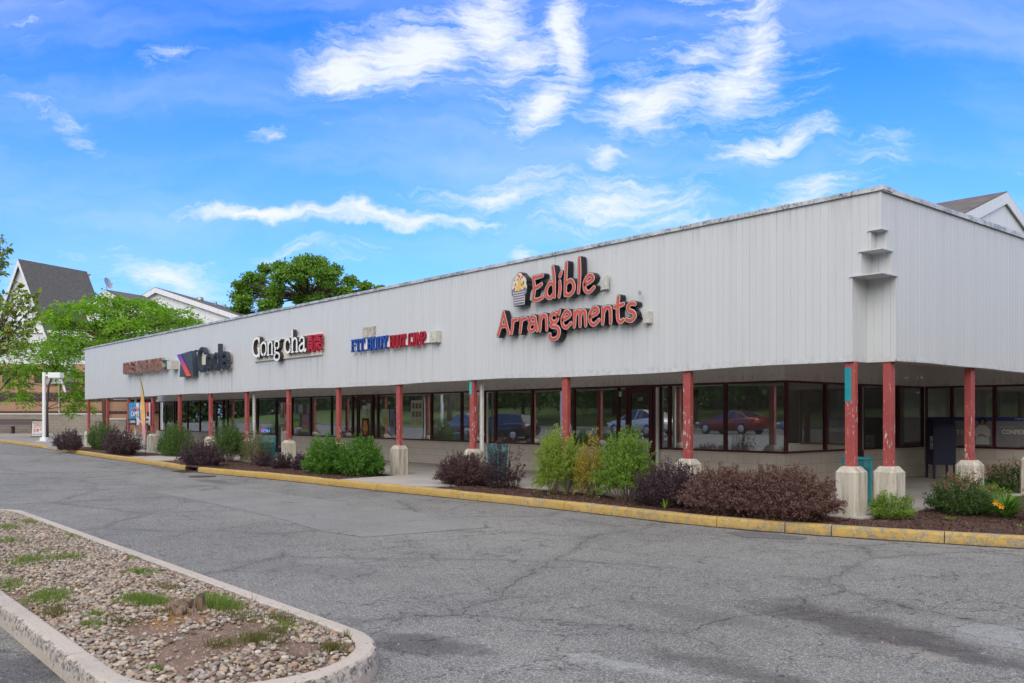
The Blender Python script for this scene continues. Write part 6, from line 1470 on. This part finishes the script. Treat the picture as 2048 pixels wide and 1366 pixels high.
# ------------------------------------------------------------------ distant buildings
def local(name, lab, cat, d, group=None):
    """empty at depth d looking along the street, local x sideways, local y away"""
    r = ray(CX); return thing(name, lab, cat, (r[0]*d, r[1]*d, 0), R_(YAW), group)
M['white_wall'] = m_siding('white_board_wall', (.62, .63, .65), .2)
def gable(root, A, B, pitch, wl, wr, zb, roofm, pl=None, trimw=.35, oh=.35, walls=True):
    A = Vector(A); B = Vector(B); r = (B-A); r.z = 0; r.normalize(); s = Vector((r.y, -r.x, 0)); pr = pitch; pl = pl or pitch
    def pt(P, side, w, dz=0): return P+s*(w*side)+Vector((0, 0, -w*(pr if side > 0 else pl)+dz))
    A2, B2 = A-r*oh, B+r*oh; b = MB(); th = .16
    for side, w in ((1, wr), (-1, wl)):
        v = [A2, B2, pt(B2, side, w+.3), pt(A2, side, w+.3)]; b.add([tuple(p) for p in v]+[tuple(p-Vector((0, 0, th))) for p in v], [(0,1,2,3),(7,6,5,4),(0,3,7,4),(1,5,6,2),(3,2,6,7)])
    b.build('roof', roofm, root)
    if walls:
        b = MB(); dz = Vector((0, 0, -th-.03))
        for P, sg in ((A, 1), (B, -1)):
            poly = [P+dz, pt(P, 1, wr)+dz, Vector((*pt(P, 1, wr).xy, zb)), Vector((*pt(P, -1, wl).xy, zb)), pt(P, -1, wl)+dz]; b.add([tuple(p) for p in poly], [tuple(range(5))])
        for side, w in ((1, wr), (-1, wl)):
            a1, b1 = pt(A, side, w)+dz, pt(B, side, w)+dz; b.quad(tuple(a1), tuple(b1), (b1.x, b1.y, zb), (a1.x, a1.y, zb))
        b.build('wall', M['white_wall'], root)
    b = MB()
    for side, w in ((1, wr), (-1, wl)):
        k = -r*(oh+.02); a0 = A+k; a1 = pt(A, side, w+.3)+k; d0 = Vector((0, 0, -.05)); d1 = Vector((0, 0, -.05-trimw*1.2)); bk = r*.06
        v = [a0+d0, a1+d0, a1+d1, a0+d1]; v2 = [p+bk for p in v]; b.add([tuple(p) for p in v+v2], [(0,1,2,3),(7,6,5,4),(0,4,5,1),(3,2,6,7),(1,5,6,2)])
    b.build('trim', M['white_wall'], root); return b
def loc3(px, py, d, d0): return Vector(((px-CX)/FOC*d, d-d0, CAMZ+(hor(px)-py)/FOC*d))
D0 = 78.0; LX = lambda px: (px-CX)/FOC*D0; LZ = lambda py, px=100: CAMZ+(hor(px)-py)/FOC*D0
bb = local('brick_building', 'orange brick building with dark glass block bands and a steep grey gabled roof', 'building', D0)
A = loc3(43, 521, 79, D0); B = loc3(168, 544, 79*1.083, D0)
gable(bb, A, B, 2.1, 5.2, 5.2, 8.5, M['shingle'], trimw=.45)
b = MB(); b.box(LX(-120), LX(300), .05, 14, LZ(730), LZ(668), 0); b.box(LX(-122), LX(302), -.15, 14.1, LZ(668), LZ(663), 1); b.build('parapet', [M['white_wall'], M['white']], bb)
b = MB(); b.box(LX(-120), LX(560), 0, 14, -.2, LZ(730)-.01); b.build('wall', M['brick'], bb)
for y0, y1 in ((805,787),(829.5,824)): b = MB(); b.box(LX(-120), LX(560), -.04, -.001, LZ(y0), LZ(y1)); b.build('glass_block_band', M['dark_tile'], bb)
for i, x in enumerate((5,37,69,102,134,-28,166)):
    b = MB(); b.box(LX(x), LX(x+16), -.03, -.001, LZ(768), LZ(749)); o = b.build('window', M['dark_tile'], bb)
b = MB(); b.box(LX(38), LX(69), -.03, -.001, LZ(747), LZ(731)); b.build('window', M['frame_black'], bb)
b = MB(); b.tube([(LX(119.5), -.12, LZ(742)), (LX(119.5), -.12, LZ(823)), (LX(126), -.55, LZ(835)), (LX(126), -.65, LZ(845))], .065, 8); b.tube([(LX(126), -3.2, LZ(840)), (LX(124), -3.2, LZ(858)), (LX(128), -3.5, LZ(861))], .085, 8); b.tube([(LX(126), -.65, LZ(845)), (LX(126), -3.2, LZ(840))], .06, 6); b.build('downspout', plain('old_downspout', (.42, .40, .37), .6), bb)
b = MB(); b.box(LX(211), LX(217), -.4, -.05, 0, LZ(780)); b.build('pier', M['frame_black'], bb)
lw = local('low_block_wall', 'long low grey block wall with a pale cap in front of the brick building', 'wall', D0-3); d3 = D0-3; LX3 = lambda px: (px-CX)/FOC*d3; LZ3 = lambda py: CAMZ+(hor(100)-py)/FOC*d3
b = MB(); b.box(LX3(-120), LX3(208), 0, .3, .1, LZ3(831)); b.build('wall', M['grey_block'], lw); b = MB(); b.box(LX3(-120.5), LX3(208.5), -.05, .35, LZ3(831)+.002, LZ3(829)+.02); b.build('cap', M['cream'], lw)
lw2 = local('low_block_wall', 'short low block wall seen between the red posts under the canopy', 'wall', D0-4)
b = MB(); b.box(LX3(222), LX3(262), 0, .3, .1, LZ3(841)); b.build('wall', M['grey_block'], lw2); b = MB(); b.box(LX3(221.5), LX3(262.5), -.05, .35, LZ3(841)+.002, LZ3(839)+.02); b.build('cap', M['cream'], lw2)
M['brownm'] = flat('brown_bench', (.10, .075, .075))
lb = local('long_bench', 'long brown slatted bench against the low block wall', 'bench', 73.0); LX4 = lambda px: (px-CX)/FOC*73; LZ4 = lambda py: CAMZ+(hor(50)-py)/FOC*73
b = MB(); b.box(LX4(-60), LX4(66), .3, .36, LZ4(852), LZ4(840)); b.build('backrest', M['brownm'], lb); b = MB(); b.box(LX4(-60), LX4(66), -.3, .28, LZ4(855), LZ4(853.5)); b.build('seat', M['brownm'], lb)
for px in (-20, 24, 65): b = MB(); b.box(LX4(px), LX4(px+2), -.2, .3, .12, LZ4(855.2)); b.build('leg', M['brownm'], lb)
g2_ = local('gabled_building', 'pale gabled building with dark roof and a satellite dish, behind the left trees', 'building', 66)
gable(g2_, loc3(218, 582, 66, 66), loc3(281, 592, 69, 66), .50, 2.2, 14, 3, M['shingle'], pl=.55)
gd = local('gabled_building', 'pale building with a long dark roof slope and three roof vents, left of the maple', 'building', 75)
A = loc3(315, 577, 75, 75); B = loc3(515, 632, 95, 75)
gable(gd, A, B, .335, 4, 15, 3, M['shingle'], pl=.52)
for px, py, h, r in ((400, 602, 1.15, .20), (430.5, 609, .75, .11), (449, 614, .75, .11)):
    p = loc3(px, py, 79+(px-400)*.09, 75); b = MB(); b.lathe([(r, -.6), (r, h*.75), (r*1.5, h*.75), (r*1.5, h*.95), (r*.6, h)], (p.x, p.y, p.z-h*.75), 14); b.build('roof_vent', M['steel'], gd, smooth=False)
sd = thing('satellite_dish', 'small satellite dish on a mast above the pale gable', 'satellite dish', far(214, 586, 65.9), R_(YAW)); q = 66/FOC
b = MB(); b.tube([(.1, 0, 0), (-.05, 0, .35), (0, 0, .5)], .035, 6); b.build('mast', M['steel'], sd)
b = MB(); b.lathe([(0, .0), (.20, .02), (.42, .10), (.44, .11)], (0, 0, 0), 20); o = b.build('reflector', M['steel'], sd, smooth=True); o.location = (.02, -.02, .62); o.rotation_euler = (0, R_(68), R_(-10))
b = MB(); b.tube([(.12, 0, .42), (.62, -.1, .72)], .018, 5); b.box(.58, .70, -.15, -.05, .68, .80); b.build('feed_arm', M['steel'], sd)
p = far(178, 560, 88); b = MB(); b.tube([(0, 0, 0), (.05, 0, .3)], .03, 5); b.lathe([(0, 0), (.15, .04), (.2, .09)], (.05, 0, .3), 12, axis='X'); o = b.build('satellite_dish', M['steel'], None); o.location = p; tag(o, 'tiny satellite dish on the far slope of the steep grey roof', 'satellite dish')
gr_ = local('gabled_building', 'gabled building with brown shingles rising behind the right fascia', 'building', 40)
A = loc3(2008, 383, 40, 40); B = loc3(1866, 407.5, 42.35, 40)
gable(gr_, A, B, .36, 9, 9, 3, M['shingle_brown'], trimw=.42, oh=.12)
# ------------------------------------------------------------------ street things at the left
def lamp(loc, lab, rz, hgt=3.98):
    t = thing('lamp_post', lab, 'lamp post', loc, rz, 'white square lamp posts'); b = MB(); b.box(-.075, .075, -.075, .075, .08, hgt, bev=.012); b.build('pole', M['white'], t)
    b = MB(); b.box(-.3, .3, -.3, .3, -.02, .02); b.box(-.17, .17, -.17, .17, .02, .22, bev=.02); b.build('base', M['white'], t)
    b = MB(); b.box(.075, .34, -.04, .04, hgt-.22, hgt-.12); b.build('arm', M['white'], t)
    b = MB(); b.box(.34, 1.05, -.25, .25, hgt-.33, hgt-.02, bev=.02); b.box(.40, 1.0, -.2, .2, hgt-.345, hgt-.331); b.build('lamp_head', M['white'], t); return t
x, y = gnd(88, 884.5, .15); lp = lamp((x, y, .15), 'white square lamp post with a box head by the yellow kerb', R_(YAW))
af = thing('sidewalk_sign', 'white A-frame sidewalk sign with red massage advertising behind the lamp post', 'sign', (*gnd(78, 876, .15), .15), R_(YAW+12))
s_ = 54/FOC
b = MB()
def slab(b, x0, x1, z0, z1, y0, lean, th, m=0):
    v = [(x0, y0, z0), (x1, y0, z0), (x1, y0+lean, z1), (x0, y0+lean, z1)]; b.add(v+[(p[0], p[1]+th, p[2]) for p in v], [(0,1,2,3),(7,6,5,4),(0,4,5,1),(1,5,6,2),(2,6,7,3),(3,7,4,0)], m)
slab(b, -.42, .42, 0, 1.22, -.30, .24, .04); slab(b, -.42, .42, 0, 1.22, .30, -.24, .04); b.build('frame', M['black'], af)
b = MB(); slab(b, -.38, .38, .08, 1.08, -.30+.0157-.014, .197, .01); b.build('board', M['paper'], af)
RED, BLU = flat('ad_red', (.45, .02, .03)), flat('ad_blue', (.04, .06, .25))
for s, x0, x1, z0, z1, m_ in (('MASSAGE', -.32, .32, .92, 1.04, RED), ('THERAPY', -.30, .30, .76, .88, RED), ('OPEN 7 DAYS', -.32, .32, .64, .71, RED), ('59', -.30, .06, .32, .58, RED), ('99', .10, .30, .45, .58, RED), ('908-222-2688', -.34, .34, .14, .24, BLU)):
    o = text_mesh('lettering', s, x0, x1, z0, z1, -.315, .003, [m_], af, .02); me = o.data
    for v in me.vertices: v.co.y = -.30+.197*(v.co.z)-.019+(v.co.y+.315)*.5
# banner between two posts
xa, xb = xat(258.5, 12.36), xat(302, 12.36); yb = 12.36
bnr = thing('banner', 'blue and pink camp banner tied between two red posts', 'banner', (0, 0, 0)); z0, z1 = 1.24, 2.17
nb = 14
def bn_y(x): return yb+.05*math.sin((x-xa)/(xb-xa)*math.pi)+.012*math.sin(x*9)
def pan(b, fx0, fx1, fz0, fz1, dy, m):
    xs = np.linspace(xa+(xb-xa)*fx0, xa+(xb-xa)*fx1, 8)
    for a, c in zip(xs[:-1], xs[1:]): b.quad((a, bn_y(a)-dy, z0+(z1-z0)*fz0), (c, bn_y(c)-dy, z0+(z1-z0)*fz0), (c, bn_y(c)-dy, z0+(z1-z0)*fz1), (a, bn_y(a)-dy, z0+(z1-z0)*fz1), m)
b = MB(); pan(b, 0, 1, 0, 1, 0, 0); pan(b, .0, .60, .28, 1, .004, 1); pan(b, .60, .72, .28, 1, .004, 2); pan(b, .72, 1, .28, 1, .004, 3); pan(b, .36, .68, 0, .28, .004, 4); pan(b, 0, .36, 0, .28, .004, 5); pan(b, .68, 1, 0, .28, .004, 5)
pan(b, .74, .92, .45, .9, .008, 6); pan(b, .78, .96, .3, .5, .008, 0); pan(b, .80, .90, .38, .6, .010, 5); pan(b, .04, .58, 1.0, 1.02, .0, 1)
mm = [flat('banner_white', (.62,.62,.64)), flat('banner_blue', (.02,.26,.50)), flat('banner_violet', (.22,.14,.40)), flat('banner_pink', (.55,.08,.16)), flat('banner_magenta', (.55,.03,.26)), flat('banner_black', (.03,.035,.05)), flat('banner_orange', (.50,.14,.06))]
b.build('sheet', mm, bnr)
for s, f0, f1, g0, g1, m_ in (('SUMMER', .12, .48, .66, .80, flat('txt_pink', (.6,.16,.20))), ('CAMPS', .12, .50, .38, .62, mm[0]), ('CODING', .06, .32, .08, .20, mm[0]), ('ROBOTICS', .40, .64, .08, .20, mm[0]), ('GAMES', .74, .94, .08, .20, mm[0])):
    text_mesh('lettering', s, xa+(xb-xa)*f0, xa+(xb-xa)*f1, z0+(z1-z0)*g0, z0+(z1-z0)*g1, yb-.03, .004, [m_], bnr, .03)
b = MB(); b.tube([(xa-.35, 12.38, 1.27), (xa, yb, 1.27)], .008, 5); b.tube([(xb, yb+.0, 1.26), (xb+.4, 12.38, 1.27)], .008, 5); b.tube([(xa-.35, 12.38, 2.12), (xa, yb, 2.14)], .006, 5); b.build('rope', M['navy'], bnr)
# feather flag
fx, fy = xat(291.5, 10.75), 10.75
ff = thing('feather_flag', 'tall narrow yellow and orange feather flag planted near the kerb', 'flag', (fx, fy, .12), R_(20))
pl = [(0, 0, 0), (0, 0, 1.0), (-.03, 0, 1.7), (-.12, 0, 2.35), (-.25, 0, 2.72), (-.33, 0, 2.86)]
b = MB(); b.tube(cr(pl, 5), [.013]*6 and .011, 6); b.build('pole', M['black'], ff, smooth=True)
cv = cr(pl, 5); V = []; b = MB()
for i, p in enumerate(cv):
    f = i/(len(cv)-1)
    if p[2] < .45: continue
    t = (p[2]-.45)/2.4; w_ = .24*min(1, (t*6)+.25)*(1-.75*max(0, t-.55)/.45); V.append(((p[0], -.012, p[2]), (p[0]-w_, .03*math.sin(t*9), p[2]+w_*.1), t))
for a, c in zip(V[:-1], V[1:]): b.quad(a[0], a[1], c[1], c[0], 0 if a[2] > .25 else 1, .5)
b.build('sail', [plain('flag_yellow', (.62,.36,.13), .7, 0, .25, 3), plain('flag_pink', (.50,.27,.30), .7, 0, .35, 9)], ff)
text_mesh('lettering', 'OPEN', -.03, .03, 0, .2, 0, .004, [M['ink']], ff) if False else None
# ------------------------------------------------------------------ the car park behind the camera (seen in the shop glass)
def mcar(name, col):
    def fn(n, p):
        n.put(p.inputs['Base Color'], col+(1,)); p.inputs['Metallic'].default_value = .35; p.inputs['Roughness'].default_value = .28; p.inputs['Coat Weight'].default_value = .6
    return mat(name, fn)
M['tyre'] = plain('tyre', (.02, .02, .02), .8); M['rim'] = plain('alloy', (.5, .5, .52), .3, .7); M['car_glass'] = plain('car_glass', (.03, .04, .045), .05, 0, .05, 2, .8)
M['lampglass'] = flat('lamp_lens', (.6, .62, .65), .1); M['tail'] = flat('tail_lens', (.35, .02, .02), .2)
def car(lab, x, y, rz, col, suv=0):
    t = thing('parked_car', lab, 'car', (x, y, Hg(x, y)), rz, 'cars parked across from the shops'); bm_ = mcar('car_paint', col); hh = .22*suv
    st = [(-2.30,.45,.66,.70),(-2.22,.34,.74,.80),(-1.85,.26,.80,.87),(-1.2,.22,.90+hh*.5,.90),(-.6,.20,.95+hh*.5,.90),(.3,.20,.97+hh*.5,.90),(1.2,.20,1.0+hh*.5,.90),(1.75,.26,1.02+hh*.6,.87),(2.18,.34,.96+hh*.6,.80),(2.28,.46,.80,.72)]
    b = MB(); k = 10
    for (sx, zb, zt, hw_) in st:
        for (fy, fz) in ((-.80,0),(-1,.18),(-1.0,.55),(-.97,.88),(-.80,1),(.80,1),(.97,.88),(1.0,.55),(1,.18),(.80,0)): b.v.append((sx, hw_*fy, zb+(zt-zb)*fz))
    for i in range(len(st)-1):
        for j in range(k): b.face((i*k+j, (i+1)*k+j, (i+1)*k+(j+1) % k, i*k+(j+1) % k))
    b.face(range(k)); b.face(range((len(st)-1)*k+k-1, (len(st)-1)*k-1, -1)); b.build('body', bm_, t, smooth=True)
    rb_ = 2.1 if suv else 1.75; rt = 1.75 if suv else 1.05; zt = 1.43+hh
    cab = [(-1.05,.93+hh*.4,.80),(-.25,zt-.06,.62),(.2,zt,.60),(.7,zt-.01,.60),(rt,zt-.10,.58),(rb_,1.0+hh*.5,.72)]
    b = MB()
    for (sx, z, hw_) in cab: b.v += [(sx, -.80, .9+hh*.4), (sx, -hw_, z), (sx, hw_, z), (sx, .80, .9+hh*.4)]
    for i in range(len(cab)-1):
        for j in range(3): b.face((i*4+j, (i+1)*4+j, (i+1)*4+j+1, i*4+j+1))
    b.build('windows', M['car_glass'], t)
    b = MB(); rr = cab[1:5]
    for (sx, z, hw_) in rr: b.v += [(sx, -hw_-.015, z-.04), (sx, -hw_*.9, z+.02), (sx, hw_*.9, z+.02), (sx, hw_+.015, z-.04)]
    for i in range(len(rr)-1):
        for j in range(3): b.face((i*4+j, (i+1)*4+j, (i+1)*4+j+1, i*4+j+1))
    for s in (-1, 1):
        for (a, c) in ((0, 1), (4, 5)): b.tube([(cab[a][0], s*cab[a][2], cab[a][1]), (cab[c][0], s*(cab[c][2]+.01), cab[c][1])], .035, 5)
        b.tube([(.35, s*.82, .95+hh*.4), (.4, s*.62, zt-.02)], .035, 5)
    b.build('roof', bm_, t)
    for s in (-1, 1):
        for wx in (-1.42, 1.38):
            b = MB(); b.lathe([(.20, -.1), (.31, -.1), (.335, -.07), (.335, .07), (.31, .1), (.20, .1)], (wx, s*.80, .335), 22, axis='Y'); o = b.build('wheel', M['tyre'], t)
            b = MB(); b.lathe([(.21, 0), (.19, s*.02), (.05, s*.03), (0, s*.035)], (wx, s*.895, .335), 20, axis='Y'); b.build('rim', M['rim'], o)
            b = MB(); b.lathe([(.40, 0), (0.001, 0)], (wx, s*.903 if False else s*.9015, .36), 22, axis='Y')
        b = MB(); b.box(-2.26, -2.02, s*.72-.12, s*.72+.12, .60, .72, bev=.02); b.build('headlight', M['lampglass'], t); b = MB(); b.box(2.10, 2.28, s*.70-.12, s*.70+.12, .74, .90, bev=.02); b.build('taillight', M['tail'], t)
    return t
car('white sedan reflected in the glass door', -33.5, -6.2, R_(8), (.55, .56, .57)); car('dark red sedan reflected in the window left of the corner', -33.0, -14.0, R_(4), (.20, .012, .018))
car('slate grey sedan reflected next to the corner pillar', -27.5, -14.6, R_(4), (.16, .18, .22)); car('black tall car reflected in the left window pair', -42.0, -3.0, R_(-12), (.012, .014, .025), 1); car('dark blue car reflected behind a red post', -47.5, -4.5, R_(10), (.03, .04, .07))
lamp((-37.2, -3.4, .45), 'white lamp post reflected in the window left of the glass door', 0, 6.2); lamp((-56, -8.5, .5), 'white lamp post reflected in the far left windows', 0, 6.2)
random.seed(3)
cl = [(Vector((math.cos(a)*r_, math.sin(a)*r_, z)), (1.7, 1.7, 1.3)) for a, r_, z in [(random.uniform(0, 6.28), random.uniform(.3, 2.8), random.uniform(3.0, 8.5)) for _ in range(26)]]
tp_ = tree('shade_tree', 'dark leafy tree beyond the car park, mirrored in the corner windows', (0, 0, 0), [(0, 0, 2), (.1, .1, 4.5), (0, .2, 7)], cl, 'maple', 420, .42, .16, .25, group='trees beyond the car park')
spots = [(-30,-27),(-38,-30),(-46,-27),(-54,-31),(-62,-28),(-71,-30),(-80,-27),(-22,-30),(-14,-27),(-6,-31),(3,-28),(-34,-38),(-50,-40),(-66,-39),(-18,-39)]
for i, (x, y) in enumerate(spots):
    l = lawnz(x, y); s = random.uniform(.95, 1.45)
    if i == 0: tp_.location = (x, y, l); tp_.scale = (s, s, s)
    else: dup(tp_, (x, y, l), random.uniform(0, 6), 'dark leafy tree beyond the car park, mirrored in the shop windows', 'trees beyond the car park', (s, s, s*random.uniform(.9, 1.1)))
def wood(x0, x1, y0, y1, n, zt, nm):
    xs_ = x0+RNG.random(n)*(x1-x0); ys_ = y0+RNG.random(n)*(y1-y0); top_ = zt*(.75+.25*np.sin(xs_*.31+ys_*.2)+.12*np.sin(xs_*.9+1)+.12*np.sin(ys_*.8))
    P = np.c_[xs_, ys_, .3+top_*RNG.random(n)**.8]; return struct(leaf_mesh(nm, P, unit(RNG.normal(size=(n, 3))), .9, .35, M['maple_dark'], None), 'stuff', 'far dark wood beyond the car park')
M['maple_dark'] = ramp_tone('wood_leaves', [(.07,.11,.04),(.12,.17,.06),(.09,.13,.05)], .8)
wood(5, 60, 70, 76, 16000, 12, 'woodland'); wood(-190, 45, -52, -44, 60000, 15, 'woodland'); wood(30, 38, -44, 60, 26000, 12, 'woodland'); wood(-190, -182, -44, 5, 12000, 15, 'woodland')
tp_['label'] = 'dark leafy tree beyond the car park, mirrored in the shop windows'
